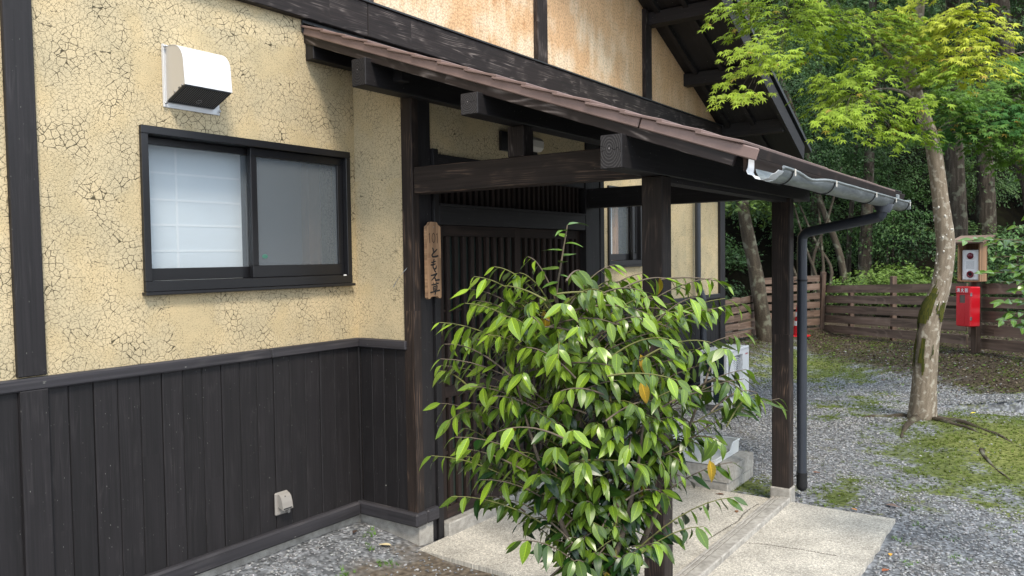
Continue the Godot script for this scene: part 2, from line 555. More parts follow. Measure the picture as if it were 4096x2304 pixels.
func make_stucco() -> Array:   # orange upper wall, 5.8 m x 1.45 m, blotched with salts
	var W := 2048
	var H := 512
	var A := noise(W, H, FastNoiseLite.TYPE_SIMPLEX_SMOOTH, 0.006, 51, 4)
	var V := streaks(H, W, 5, 0.03, 52, 3)   # turned below: runs down the wall
	var G := noise(W, H, FastNoiseLite.TYPE_CELLULAR, 0.17, 53, 1, 4.0, FastNoiseLite.RETURN_DISTANCE)
	var R := noise(W, H, FastNoiseLite.TYPE_SIMPLEX_SMOOTH, 0.013, 54, 3)
	var d := PackedByteArray(); d.resize(W * H * 3)
	var h := PackedByteArray(); h.resize(W * H)
	for y in H:
		for x in W:
			var i := y * W + x
			var a := A[i] / 255.0
			var v := V[x * H + y] / 255.0
			var low := smoothstep(0.62, 1.0, float(y) / H)
			var g := G[i] / 255.0 - 0.5
			var side := smoothstep(0.68, 0.40, float(x) / W)
			var salt := clampf((a * 1.0 + v * 0.30 - 0.62 + low * 0.20) * 2.0 * (0.30 + 0.70 * side), 0.0, 0.8)
			var red := clampf((R[i] / 255.0 - 0.66) * 4.0, 0.0, 0.7) * smoothstep(0.45, 0.25, float(x) / W) * (1.0 - salt)
			var t := 0.95 + 0.24 * -g + 0.06 * (v - 0.5)
			d[i * 3] = clampi(int(lerpf(lerpf(214.0, 188.0, red), 230.0, salt) * t), 0, 255)
			d[i * 3 + 1] = clampi(int(lerpf(lerpf(176.0, 142.0, red), 211.0, salt) * t), 0, 255)
			d[i * 3 + 2] = clampi(int(lerpf(lerpf(136.0, 102.0, red), 184.0, salt) * t), 0, 255)
			h[i] = clampi(int(150.0 - 160.0 * g), 0, 255)
	return [rgbtex(W, H, d), greytex(W, H, h)]

func make_rings() -> Array:
	var N := 192
	var d := PackedByteArray(); d.resize(N * N * 3)
	var h := PackedByteArray(); h.resize(N * N)
	for y in N:
		for x in N:
			var p := Vector2(x - N * 0.42, (y - N * 0.40) * 0.95)
			var r := p.length() + 5.0 * fn.get_noise_2d(x * 2.0, y * 2.0)
			var k := 0.5 + 0.5 * sin(r * 0.34 + 0.4 * sin(r * 0.13))
			var ang := p.angle()
			var crack := 1.0 if (absf(ang + 0.12 * sin(r * 0.1) - 0.10) * r < 1.6 and r > 14.0) or (absf(absf(ang) - 2.95) * r < 1.3 and r > 40.0) else 0.0
			var t := lerpf(48.0, 74.0, k * k) + 12.0 * fn.get_noise_2d(x * 20.0, y * 20.0)
			if r < 6.0:
				t = 130.0
			t = lerpf(t, 12.0, crack)
			var o := y * N + x
			d[o * 3] = int(t * 1.0); d[o * 3 + 1] = int(t * 0.96); d[o * 3 + 2] = int(t * 0.96)
			h[o] = clampi(int(100.0 + 90.0 * k - 100.0 * crack), 0, 255)
	return [rgbtex(N, N, d), greytex(N, N, h)]

func make_bark(N: int, sd: int, lo: Vector3, hi: Vector3, lich: Vector3, amount: float, along: int) -> Array:
	var A := streaks(N, N, along, 0.06, sd, 3, 10.0)
	var B := noise(N, N, FastNoiseLite.TYPE_SIMPLEX_SMOOTH, 0.02, sd + 1, 4)
	var C := noise(N, N, FastNoiseLite.TYPE_SIMPLEX, 0.2, sd + 2, 2)
	var d := PackedByteArray(); d.resize(N * N * 3)
	var h := PackedByteArray(); h.resize(N * N)
	for i in N * N:
		var a := A[i] / 255.0
		var k := clampf(a * 0.6 + C[i] / 255.0 * 0.4, 0.0, 1.0)
		var q := clampf((B[i] / 255.0 - 0.60) * 6.0, 0.0, 1.0) * amount
		d[i * 3] = int(lerpf(lerpf(lo.x, hi.x, k), lich.x, q))
		d[i * 3 + 1] = int(lerpf(lerpf(lo.y, hi.y, k), lich.y, q))
		d[i * 3 + 2] = int(lerpf(lerpf(lo.z, hi.z, k), lich.z, q))
		h[i] = int(60 + 0.6 * A[i] + 0.15 * C[i])
	return [rgbtex(N, N, d), greytex(N, N, h)]

func make_leaf() -> ImageTexture:   # x across, y along: pale midrib, faint side veins
	var W := 64
	var H := 128
	var d := PackedByteArray(); d.resize(W * H * 3)
	for y in H:
		for x in W:
			var s := absf(x - 31.5) / 32.0
			var vein := 0.5 + 0.5 * sin((y * 0.42) - s * 9.0)
			var t := 205.0 + 22.0 * pow(vein, 3.0) * (1.0 - s) + 18.0 * fn.get_noise_2d(x * 6.0, y * 6.0)
			var rib := smoothstep(0.10, 0.03, s)
			var edge := smoothstep(0.90, 1.0, s) * 0.6
			var k := maxf(rib, edge)
			var o := (y * W + x) * 3
			d[o] = clampi(int(lerpf(t * 0.90, 255.0, k)), 0, 255)
			d[o + 1] = clampi(int(lerpf(t * 0.92, 250.0, k)), 0, 255)
			d[o + 2] = clampi(int(lerpf(t * 0.9, 215.0, k)), 0, 255)
	return rgbtex(W, H, d)

func leafmat(col: Color, rough: float, spec: float, tex: Texture2D = null, back := 0.35) -> StandardMaterial3D:
	var m := mat(col, rough, 0.0, spec)
	m.vertex_color_use_as_albedo = true
	if tex:
		m.albedo_texture = tex
	m.backlight_enabled = true
	m.backlight = Color(0.95 * back, back * 1.0, 0.5 * back)
	return m

func materials() -> void:
	var t: Array
	t = make_plaster(1408, 11, 2.0 / 1408.0 * 1.0, 34.0, 0.29, 0.95)
	M.plaster = textured(t[0], 0.95, t[1], 0.35, true, 0.2)
	t = make_plaster(640, 71, 1.6 / 640.0, 42.0, 0.12, 0.62)
	M.plaster_fine = textured(t[0], 0.95, t[1], 0.3, true, 0.2)
	t = make_wood(1024, 512, 21, Vector3(36, 33, 35), Vector3(96, 90, 90), 0.26, 26.0, 220)
	M.wood = textured(t[0], 0.62, t[1], 0.06, true, 0.45)
	t = make_wood(1024, 512, 25, Vector3(44, 37, 36), Vector3(160, 150, 144), 0.85, 34.0, 30)
	M.weathered = textured(t[0], 0.72, t[1], 0.12, true, 0.4)
	t = make_wood(512, 256, 27, Vector3(48, 38, 34), Vector3(104, 84, 74), 0.4, 20.0, 10)
	M.brownwood = textured(t[0], 0.75, t[1], 0.08, true, 0.35)
	t = make_wood(512, 256, 28, Vector3(118, 99, 87), Vector3(148, 129, 116), 0.6, 22.0, 0)
	M.fence = textured(t[0], 0.9, t[1], 0.15, true, 0.3)
	t = make_wood(512, 256, 29, Vector3(184, 146, 112), Vector3(150, 112, 84), 0.6, 14.0, 0)
	M.cedar = textured(t[0], 0.75, t[1], 0.05, true, 0.35)
	M.glossbarge = M.weathered.duplicate()
	M.glossbarge.roughness = 0.42
	t = make_wood(512, 256, 22, Vector3(58, 56, 60), Vector3(120, 114, 112), 0.35, 16.0, 40)
	M.railwood = textured(t[0], 0.6, t[1], 0.06, true, 0.45)
	t = make_wood(1024, 512, 23, Vector3(50, 41, 37), Vector3(138, 112, 94), 0.75, 30.0, 10)
	M.brownbeam = textured(t[0], 0.66, t[1], 0.1, true, 0.4)
	t = make_rings()
	M.rings = textured(t[0], 0.85, t[1], 0.12, true, 0.3)
	t = make_stucco()
	M.stucco = textured(t[0], 0.95, t[1], 0.5, true, 0.2)
	t = make_two(512, 61, Vector3(128, 124, 118), Vector3(186, 182, 174), 0.012, 0.05, 0.4)
	M.concrete = textured(t[0], 0.9, t[1], 0.1, true, 0.3)
	t = make_two(256, 64, Vector3(118, 98, 92), Vector3(142, 119, 112), 0.012, 0.05, 0.4, 0.3, 0.1)
	M.copper = textured(t[0], 0.5, null, 0.0, true, 0.5)
	t = make_two(256, 66, Vector3(122, 128, 130), Vector3(166, 170, 170), 0.015, 0.06, 0.3, 0.3, 0.1)
	M.zinc = textured(t[0], 0.42, t[1], 0.05, true, 0.5)
	M.zinc.metallic = 0.6
	t = make_slab()
	M.slab = textured(t[0], 0.9, t[1], 0.2, false, 0.3)
	t = make_ground()
	M.ground = textured(t[0], 0.95, t[1], 0.8, false, 0.2)
	t = make_bark(512, 81, Vector3(98, 88, 76), Vector3(158, 146, 130), Vector3(190, 186, 174), 0.55, 6)
	M.bark = textured(t[0], 0.95, t[1], 0.4, true, 0.2)
	t = make_bark(256, 83, Vector3(52, 47, 41), Vector3(98, 90, 78), Vector3(122, 124, 108), 0.7, 5)
	M.greybark = textured(t[0], 0.95, t[1], 0.6, true, 0.2)
	t = make_bark(256, 85, Vector3(38, 34, 30), Vector3(92, 84, 74), Vector3(120, 126, 108), 0.5, 8)
	M.darkbark = textured(t[0], 0.95, t[1], 1.0, true, 0.2)
	M.black = mat(Color8(27, 27, 30), 0.38, 0.0, 0.5)
	M.rubber = mat(Color8(20, 20, 22), 0.7)
	M.darkmetal = mat(Color8(52, 54, 57), 0.45, 0.3)
	M.pipe = mat(Color8(50, 54, 62), 0.36, 0.0, 0.5)
	M.white = mat(Color8(214, 215, 217), 0.38, 0.0, 0.5)
	M.offwhite = mat(Color8(196, 190, 180), 0.5)
	M.beige = mat(Color8(146, 141, 135), 0.5)
	M.steel = mat(Color8(170, 170, 172), 0.35, 0.9)
	M.mesh = mat(Color8(116, 116, 118), 0.6, 0.2)
	M.red = mat(Color8(186, 20, 34), 0.35, 0.0, 0.5)
	M.darkred = mat(Color8(96, 26, 40), 0.25, 0.0, 0.5)
	M.ink = mat(Color8(22, 20, 20), 0.6)
	M.ink2 = mat(Color8(70, 44, 26), 0.7)
	M.poly = mat(Color8(208, 209, 206), 0.45, 0.0, 0.5)
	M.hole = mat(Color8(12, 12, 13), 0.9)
	M.shoji = mat(Color8(220, 231, 238), 0.9)
	M.lattice = mat(Color8(236, 243, 247), 0.9)
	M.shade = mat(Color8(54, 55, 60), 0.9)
	M.frost = mat(Color(0.65, 0.69, 0.72, 0.17), 0.34, 0.0, 0.5)
	M.frost.transparency = BaseMaterial3D.TRANSPARENCY_ALPHA
	M.clear = mat(Color(0.8, 0.85, 0.9, 0.12), 0.05, 0.0, 0.5)
	M.clear.transparency = BaseMaterial3D.TRANSPARENCY_ALPHA
	M.doorglass = mat(Color8(60, 70, 66), 0.3, 0.0, 0.5)
	M.green = mat(Color8(40, 140, 110), 0.6)
	M.coil = mat(Color8(42, 62, 74), 0.5, 0.4)
	M.stone = mat(Color.WHITE, 0.85, 0.0, 0.35)
	M.stone.vertex_color_use_as_albedo = true
	M.tint = mat(Color.WHITE, 0.85, 0.0, 0.3)
	M.tint.vertex_color_use_as_albedo = true
	M.blade = leafmat(Color.WHITE, 0.7, 0.3, null, 0.25)
	M.far_leaf = leafmat(Color.WHITE, 0.55, 0.4, null, 0.25)
	M.maple = leafmat(Color.WHITE, 0.6, 0.35, null, 0.8)
	M.leaf_tex = make_leaf()
	M.gloss = leafmat(Color.WHITE, 0.29, 0.5, M.leaf_tex, 0.4)

# ---------------------------------------------------------------- ground, paths
func build_ground() -> void:
	var xs := PackedFloat32Array()
	var zs := PackedFloat32Array()
	for k in [-60.0, -40.0, -25.0, -14.0, -9.0, -6.0]:
		xs.append(k)
	var x := -4.0
	while x <= 14.01:
		xs.append(x)
		x += 0.12
	for k in [16.0, 19.0, 24.0, 32.0, 45.0, 60.0]:
		xs.append(k)
	for k in [-60.0, -40.0, -25.0, -14.0, -9.0, -6.5]:
		zs.append(k)
	var z := -4.0
	while z <= 5.01:
		zs.append(z)
		z += 0.12
	for k in [6.5, 9.0, 14.0, 22.0, 34.0, 60.0]:
		zs.append(k)
	var m := MB.new()
	var H: Array[PackedFloat32Array] = []
	var N: Array[PackedVector3Array] = []
	for j in zs.size():
		var r := PackedFloat32Array()
		for i in xs.size():
			r.append(gh(xs[i], zs[j]) if absf(xs[i]) < 15.0 and absf(zs[j]) < 9.0 else -0.09)
		H.append(r)
	for j in zs.size():
		var r := PackedVector3Array()
		for i in xs.size():
			var i0 := maxi(i - 1, 0)
			var i1 := mini(i + 1, xs.size() - 1)
			var j0 := maxi(j - 1, 0)
			var j1 := mini(j + 1, zs.size() - 1)
			r.append(Vector3(-(H[j][i1] - H[j][i0]) / (xs[i1] - xs[i0]), 1.0, -(H[j1][i] - H[j0][i]) / (zs[j1] - zs[j0])).normalized())
		N.append(r)
	for j in zs.size() - 1:
		for i in xs.size() - 1:
			var p: Array[Vector3] = []
			var q: Array[Vector2] = []
			var w: Array[Vector3] = []
			for o in [[0, 0], [1, 0], [1, 1], [0, 1]]:
				var a: int = i + o[0]
				var b: int = j + o[1]
				p.append(Vector3(xs[a], H[b][a], zs[b]))
				q.append(Vector2((xs[a] + 4.0) / 18.0, (zs[b] + 5.0) / 10.0))
				w.append(N[b][a])
			m.tri(p[0], p[1], p[2], w[0], w[1], w[2], q[0], q[1], q[2])
			m.tri(p[0], p[2], p[3], w[0], w[2], w[3], q[0], q[2], q[3])
	structure("ground", m, M.ground)
	# the wooded slope behind the fence
	m = MB.new()
	var rows: Array[PackedVector3Array] = []
	for k in 15:
		var d := 0.0 + k * 1.6
		var row := PackedVector3Array()
		for s in 29:
			var t := -11.0 + s * 1.4
			var c := Vector3(12.6, 0, -2.6) + Vector3(0.815, 0, -0.578) * d + Vector3(0.578, 0, 0.815) * t
			c.y = -0.4 + 0.42 * d + 0.045 * d * d + 0.35 * fn.get_noise_2d(c.x * 4.0, c.z * 4.0)
			row.append(c)
		rows.append(row)
	m.sheet(rows, 0.3)
	var soil: StandardMaterial3D = M.darkbark.duplicate()
	soil.albedo_color = Color8(74, 76, 52)
	structure("hillside", m, soil)

func build_slab() -> void:
	var m := MB.new()
	var pts := PackedVector2Array()
	# worn, slightly ragged outline (x, z)
	var rg := RandomNumberGenerator.new()
	rg.seed = 5
	for k in 24:
		pts.append(Vector2(-0.045 + rg.randf_range(-0.0025, 0.0025), 0.47 + k * 2.02 / 24.0))
	for k in 22:
		pts.append(Vector2(-0.03 + k * 1.89 / 22.0, 2.49 + rg.randf_range(-0.008, 0.008)))
	for k in 14:
		pts.append(Vector2(1.86 + rg.randf_range(-0.004, 0.004), 2.485 - k * 2.0 / 14.0))
	pts.append(Vector2(1.86, 0.47))
	# top at -0.06; plan x along +x, y along +z
	m.prism(pts, Vector3(0, -0.06, 0), Vector3(1, 0, 0), Vector3(0, 0, 1), 0.11, 1.0)
	# uv by plan
	for k in m.v.size():
		m.uv[k] = Vector2((m.v[k].x + 0.1) / 2.1, (m.v[k].z - 0.42) / 2.1)
	structure("entrance_paving", m, M.slab)
	m = MB.new()
	var u := Vector2(0.3, 0.1)
	m.span(Vector3(0.09, -0.075, 1.772), Vector3(1.842, -0.036, 1.790), 0.003, 0, 1.0, u)
	m.span(Vector3(0.09, -0.075, 1.790), Vector3(1.842, -0.044, 1.797), 0.0, 0, 1.0, u)
	m.span(Vector3(0.09, -0.075, 1.797), Vector3(1.842, -0.034, 1.816), 0.003, 0, 1.0, u)
	m.span(Vector3(0.09, -0.075, 1.816), Vector3(1.842, -0.044, 1.823), 0.0, 0, 1.0, u)
	m.span(Vector3(0.09, -0.075, 1.823), Vector3(1.842, -0.028, 1.887), 0.006, 0, 1.0, u)
	var o := part("threshold_rail", m, M.concrete, self)
	tag(o, "grey concrete threshold with two sliding grooves between the porch posts", "threshold")

# ---------------------------------------------------------------- the house
func end_cap(x: float, y0: float, y1: float, z0: float, z1: float, tone: float) -> void:
	var m := MB.new()
	m.col = Color(tone, tone, tone)
	var h := Vector3(-1, 0, 0)
	var g := 0.003
	m.quad(Vector3(x, y0 + g, z0 + g), Vector3(x, y0 + g, z1 - g), Vector3(x, y1 - g, z1 - g), Vector3(x, y1 - g, z0 + g), h, Vector2(0, 1), Vector2(1, 1), Vector2(1, 0), Vector2(0, 0))
	var t := x + 0.004
	m.quad(Vector3(t, y0 + g, z0 + g), Vector3(t, y0 + g, z1 - g), Vector3(t, y1 - g, z1 - g), Vector3(t, y1 - g, z0 + g), -h)
	part("end_grain", m, M.rings, house)

func window_unit(called: String, x0: float, x1: float, y0: float, y1: float, meet: float, deep: float) -> Node3D:
	var w := Node3D.new()
	w.name = called
	house.add_child(w, true)
	var fr := MB.new()
	var b := 0.032
	fr.span(Vector3(x0, y0, -0.10), Vector3(x1, y0 + 0.045, deep), 0.002)
	fr.span(Vector3(x0, y1 - 0.035, -0.10), Vector3(x1, y1, deep), 0.002)
	fr.span(Vector3(x0, y0 + 0.045, -0.10), Vector3(x0 + b, y1 - 0.035, deep - 0.001), 0.002)
	fr.span(Vector3(x1 - b, y0 + 0.045, -0.10), Vector3(x1, y1 - 0.035, deep - 0.001), 0.002)
	fr.span(Vector3(x0 - 0.008, y0 - 0.016, -0.01), Vector3(x1 + 0.008, y0 - 0.001, deep + 0.016), 0.003)
	part("frame", fr, M.black, w)
	# left sash runs behind, right sash in front
	for s in 2:
		var l := x0 + b + 0.002 if s == 0 else meet - 0.022
		var r := meet + 0.018 if s == 0 else x1 - b - 0.002
		var zz := -0.055 if s == 0 else -0.012
		var lo := y0 + 0.047
		var hi := y1 - 0.037
		var st := 0.026 if s == 0 else 0.036
		var sm := MB.new()
		var bot := 0.055 if s == 0 else 0.060
		var top := 0.032 if s == 0 else 0.040
		sm.span(Vector3(l, lo, zz - 0.028), Vector3(r, lo + bot, zz), 0.002)
		sm.span(Vector3(l, hi - top, zz - 0.028), Vector3(r, hi, zz), 0.002)
		sm.span(Vector3(l, lo + bot, zz - 0.028), Vector3(l + st, hi - top, zz - 0.001), 0.002)
		sm.span(Vector3(r - st, lo + bot, zz - 0.028), Vector3(r, hi - top, zz - 0.001), 0.002)
		part("sash", sm, M.black, w)
		var p := MB.new()
		p.span(Vector3(l + st, lo + bot, zz - 0.017), Vector3(r - st, hi - top, zz - 0.012), 0.0)
		part("pane", p, M.frost, w)
	return w

func build_house() -> void:
	house = thing("japanese_house", "low timber house with cracked cream plaster, black plank skirting and a lean-to entrance porch", "house")
	var u := 0.5
	var uo := Vector2(0.95, 0.30)
	# plaster fields of the left wall round the window
	var m := MB.new()
	m.slab(Vector3(-4.6, 1.03, -0.12), Vector3(-1.268, 2.80, 0.0), u, uo)
	m.slab(Vector3(-0.05, 1.03, -0.12), Vector3(0.0, 2.80, 0.0), u, uo)
	m.slab(Vector3(-1.268, 2.095, -0.12), Vector3(-0.05, 2.80, 0.0), u, uo)
	m.slab(Vector3(-1.268, 1.03, -0.12), Vector3(-0.05, 1.367, 0.0), u, uo)
	part("plaster_wall", m, M.plaster, house)
	m = MB.new()
	m.slab(Vector3(0.0, 1.03, 0.0), Vector3(0.06, 2.50, 0.40), 0.62, Vector2(0.13, 0.2))
	part("plaster_return", m, M.plaster_fine, house)
	m = MB.new()
	m.slab(Vector3(2.0, 1.03, -0.12), Vector3(2.966, 2.80, 0.0), 0.62, Vector2(0.1, 0.05))
	m.slab(Vector3(3.615, 1.03, -0.12), Vector3(5.60, 2.80, 0.0), 0.62, Vector2(0.1, 0.05))
	m.slab(Vector3(2.966, 2.11, -0.12), Vector3(3.615, 2.80, 0.0), 0.62, Vector2(0.1, 0.05))
	m.slab(Vector3(2.966, 1.03, -0.12), Vector3(3.615, 1.412, 0.0), 0.62, Vector2(0.1, 0.05))
	part("plaster_wall", m, M.plaster_fine, house)
	m = MB.new()   # over the entrance, in the shade of the porch
	m.slab(Vector3(0.06, 2.07, 0.33), Vector3(2.05, 2.49, 0.425), u, Vector2(0.4, 0.2))
	part("entrance_plaster", m, M.plaster, house)
	m = MB.new()   # inner walls that close the rooms
	m.slab(Vector3(-4.6, -0.3, -0.16), Vector3(5.6, 1.03, -0.02), 0.4)
	m.slab(Vector3(-4.6, 1.03, -1.5), Vector3(5.6, 2.8, -1.4), 0.4)
	m.slab(Vector3(-4.6, -0.3, -6.0), Vector3(-4.5, 3.6, -0.13), 0.4)
	m.slab(Vector3(5.5, -0.3, -6.0), Vector3(5.6, 2.9, -0.13), 0.4)
	m.slab(Vector3(-4.6, -0.3, -6.1), Vector3(5.6, 2.9, -6.0), 0.4)
	m.slab(Vector3(-4.5, 2.62, -1.4), Vector3(5.5, 2.7, -0.13), 0.4)
	m.slab(Vector3(-4.5, 1.0, -1.4), Vector3(5.5, 1.04, -0.17), 0.4)
	part("inner_wall", m, M.plaster_fine, house)
	# orange gable field
	m = MB.new()
	var g := PackedVector2Array([Vector2(-4.6, 2.80), Vector2(5.6, 2.80), Vector2(5.6, 2.967), Vector2(-0.4, 5.66), Vector2(-4.6, 3.775)])
	m.prism(g, Vector3(0, 0, -0.11), Vector3(1, 0, 0), Vector3(0, 1, 0), 0.10, 1.0)
	for k in m.v.size():
		m.uv[k] = Vector2((m.v[k].x - 0.0) / 5.8, 1.0 - (m.v[k].y - 2.95) / 1.45)
	part("gable_wall", m, M.stucco, house)
	# posts on the plaster
	var post := stick("wall_post", Vector3(-0.053, -0.74, -0.012), Vector3(0.053, 0.90, 0.022), M.wood, house, 0.003, 1, 1.05)
	post.position = Vector3(-1.746, 1.8, 0); post.rotation.z = 0.006
	stick("wall_post", Vector3(-3.60, 1.054, -0.01), Vector3(-3.50, 2.757, 0.022), M.wood, house, 0.003, 1)
	stick("wall_post", Vector3(5.585, -0.1, -0.12), Vector3(5.735, 2.83, 0.03), M.wood, house, 0.003, 1, 1.1)
	# skirting boards, rail, sill
	var x := 0.008
	var k := 0
	while x > -4.5:
		var r := -x
		if x < -1.70 and x > -1.79:
			x = -1.792
		stick("plank", Vector3(x - 0.0985, 0.10, -0.02), Vector3(x, 1.02, 0.006 + 0.0016 * (k % 3)), M.wood, house, 0.0035, 1, [0.86, 1.0, 0.92, 1.08, 0.97][k % 5] * 0.88)
		x -= 0.1008
		k += 1
	for e in [[-1.468, 0.30, 0.72], [-1.468, 0.76, 0.80], [-1.166, 0.26, 0.55], [-1.166, 0.58, 0.83], [-1.57, 0.15, 0.30], [-0.86, 0.5, 0.62]]:
		m = MB.new()
		m.span(Vector3(e[0] - 0.0012, e[1], 0.0), Vector3(e[0] + 0.0012, e[2], 0.0058), 0.0, 1)
		part("worn_joint", m, M.offwhite, house)
	stick("batten", Vector3(-1.794, 0.115, 0.0), Vector3(-1.690, 1.006, 0.030), M.wood, house, 0.003, 1, 1.0)
	stick("batten", Vector3(-0.016, 0.12, 0.006), Vector3(-0.001, 1.006, 0.020), M.wood, house, 0.002, 1, 0.8)
	var zs := [0.021, 0.113, 0.205, 0.299, 0.372]
	for q in 4:
		stick("plank", Vector3(-0.007, 0.10, zs[q] + 0.001), Vector3(0.05, 1.02, zs[q + 1] - 0.001), M.wood, house, 0.003, 1, [0.8, 0.95, 0.85, 0.9][q] * 0.9)
	x = 2.1
	while x < 5.5:
		stick("plank", Vector3(x, 0.10, -0.02), Vector3(x + 0.145, 1.02, 0.008), M.wood, house, 0.003, 1, 0.85)
		x += 0.147
	for seg in [[-4.6, -2.2], [-2.198, -0.62], [-0.618, -0.0]]:
		stick("dado_rail", Vector3(seg[0], 1.004, -0.01), Vector3(seg[1], 1.054, 0.028), M.railwood, house, 0.006, 0, 0.95)
	stick("dado_rail", Vector3(-0.028, 1.004, 0.030), Vector3(0.05, 1.055, 0.386), M.railwood, house, 0.006, 2, 0.9)
	stick("dado_rail", Vector3(2.05, 1.004, -0.01), Vector3(5.60, 1.054, 0.028), M.railwood, house, 0.006, 0, 0.9)
	for seg in [[-4.6, -1.9], [-1.898, -0.041]]:
		stick("sill_beam", Vector3(seg[0], 0.050, -0.03), Vector3(seg[1], 0.124, 0.040), M.railwood, house, 0.010, 0, 0.9)
	stick("sill_beam", Vector3(-0.040, 0.050, -0.03), Vector3(0.05, 0.124, 0.464), M.railwood, house, 0.010, 2, 0.85)
	stick("sill_beam", Vector3(0.051, 0.050, 0.36), Vector3(0.152, 0.124, 0.463), M.railwood, house, 0.010, 0, 0.85)
	stick("sill_beam", Vector3(2.1, 0.050, -0.03), Vector3(5.58, 0.124, 0.040), M.railwood, house, 0.010, 0, 1.1)
	m = MB.new()
	m.slab(Vector3(-4.6, -0.4, -0.15), Vector3(-0.002, 0.06, -0.004), 0.7)
	m.slab(Vector3(0.0, -0.4, -0.15), Vector3(0.115, 0.06, 0.440), 0.7, Vector2(0.3, 0.2))
	m.slab(Vector3(1.86, -0.4, -0.15), Vector3(2.1, 0.06, 0.440), 0.7, Vector2(0.3, 0.2))
	m.slab(Vector3(2.1, -0.4, -0.15), Vector3(5.6, 0.06, -0.004), 0.7)
	part("foundation", m, M.concrete, house)
	# window with paper screens behind
	var w := window_unit("window", -1.268, -0.05, 1.367, 2.095, -0.664, 0.020)
	m = MB.new()
	m.span(Vector3(-1.26, 1.37, -0.150), Vector3(-0.655, 2.09, -0.140), 0.0)
	part("paper_screen", m, M.shoji, w)
	m = MB.new()
	m.span(Vector3(-1.018, 1.38, -0.1398), Vector3(-1.006, 2.08, -0.1384), 0.0)
	for yy in [1.424, 1.549, 1.670, 1.787, 1.911, 2.03]:
		m.span(Vector3(-1.255, yy - 0.005, -0.1396), Vector3(-0.662, yy + 0.005, -0.1386), 0.0)
	part("screen_lattice", m, M.lattice, w)
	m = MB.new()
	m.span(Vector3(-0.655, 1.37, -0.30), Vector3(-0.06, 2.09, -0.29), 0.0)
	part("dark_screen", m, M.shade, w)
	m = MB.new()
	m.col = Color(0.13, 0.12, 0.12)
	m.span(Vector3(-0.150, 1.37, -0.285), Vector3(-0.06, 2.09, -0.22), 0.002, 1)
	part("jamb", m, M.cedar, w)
	for e in [-1.225, -0.606]:
		m = MB.new()
		var zz := -0.0665 if e < -1.0 else -0.0235
		var ring: Array[PackedVector3Array] = []
		for s in 21:
			var a := TAU * s / 20.0
			var ce := Vector3(e, 1.519, zz)
			ring.append(PackedVector3Array([ce + Vector3(cos(a) * 0.0155, sin(a) * 0.0098, 0), ce + Vector3(cos(a) * 0.0125, sin(a) * 0.0066, 0)]))
		m.sheet(ring)
		m.ball(Vector3(e, 1.519, zz), Vector3(0.0035, 0.0035, 0.0006), 10, 6)
		m.span(Vector3(e - 0.012, 1.5181, zz - 0.0004), Vector3(e + 0.012, 1.5199, zz + 0.0004), 0.0)
		part("eye_sticker", m, M.green, w)
	m = MB.new()
	m.span(Vector3(-0.118, 1.4075, 0.0195), Vector3(-0.098, 1.4155, 0.0212), 0.0)
	part("frame_label", m, M.white, w)
	w = window_unit("window", 2.966, 3.615, 1.412, 2.11, 3.50, 0.020)
	m = MB.new()
	m.span(Vector3(2.975, 1.42, -0.16), Vector3(3.335, 2.10, -0.15), 0.0)
	part("paper_screen", m, M.shoji, w)
	m = MB.new()
	m.span(Vector3(3.335, 1.42, -0.16), Vector3(3.40, 2.10, -0.12), 0.002, 1)
	part("jamb", m, M.cedar, w)
	m = MB.new()
	m.span(Vector3(3.40, 1.42, -0.30), Vector3(3.61, 2.10, -0.29), 0.0)
	part("dark_screen", m, M.shoji, w)
	# tie beam under the gable, weathered grey, with a metal drip on top
	stick("tie_beam", Vector3(-4.6, 2.757, -0.09), Vector3(0.082, 2.944, 0.045), M.weathered, house, 0.004, 0, 0.92)
	stick("tie_beam", Vector3(0.085, 2.757, -0.09), Vector3(5.60, 2.944, 0.045), M.weathered, house, 0.004, 0, 0.98)
	m = MB.new()
	m.span(Vector3(-4.6, 2.946, -0.05), Vector3(5.60, 2.958, 0.056), 0.002)
	part("drip_flashing", m, M.darkmetal, house)
	for p in [[0.03, 0.151, 5.5, 1.0], [1.857, 1.994, 4.66, 1.15], [3.69, 3.82, 3.80, 0.75], [-1.85, -1.72, 5.0, 1.0]]:
		stick("gable_post", Vector3(p[0], 2.960, -0.03), Vector3(p[1], p[2], 0.03), M.weathered, house, 0.004, 1, p[3])
	build_main_roof()
	build_entrance()
	build_porch()

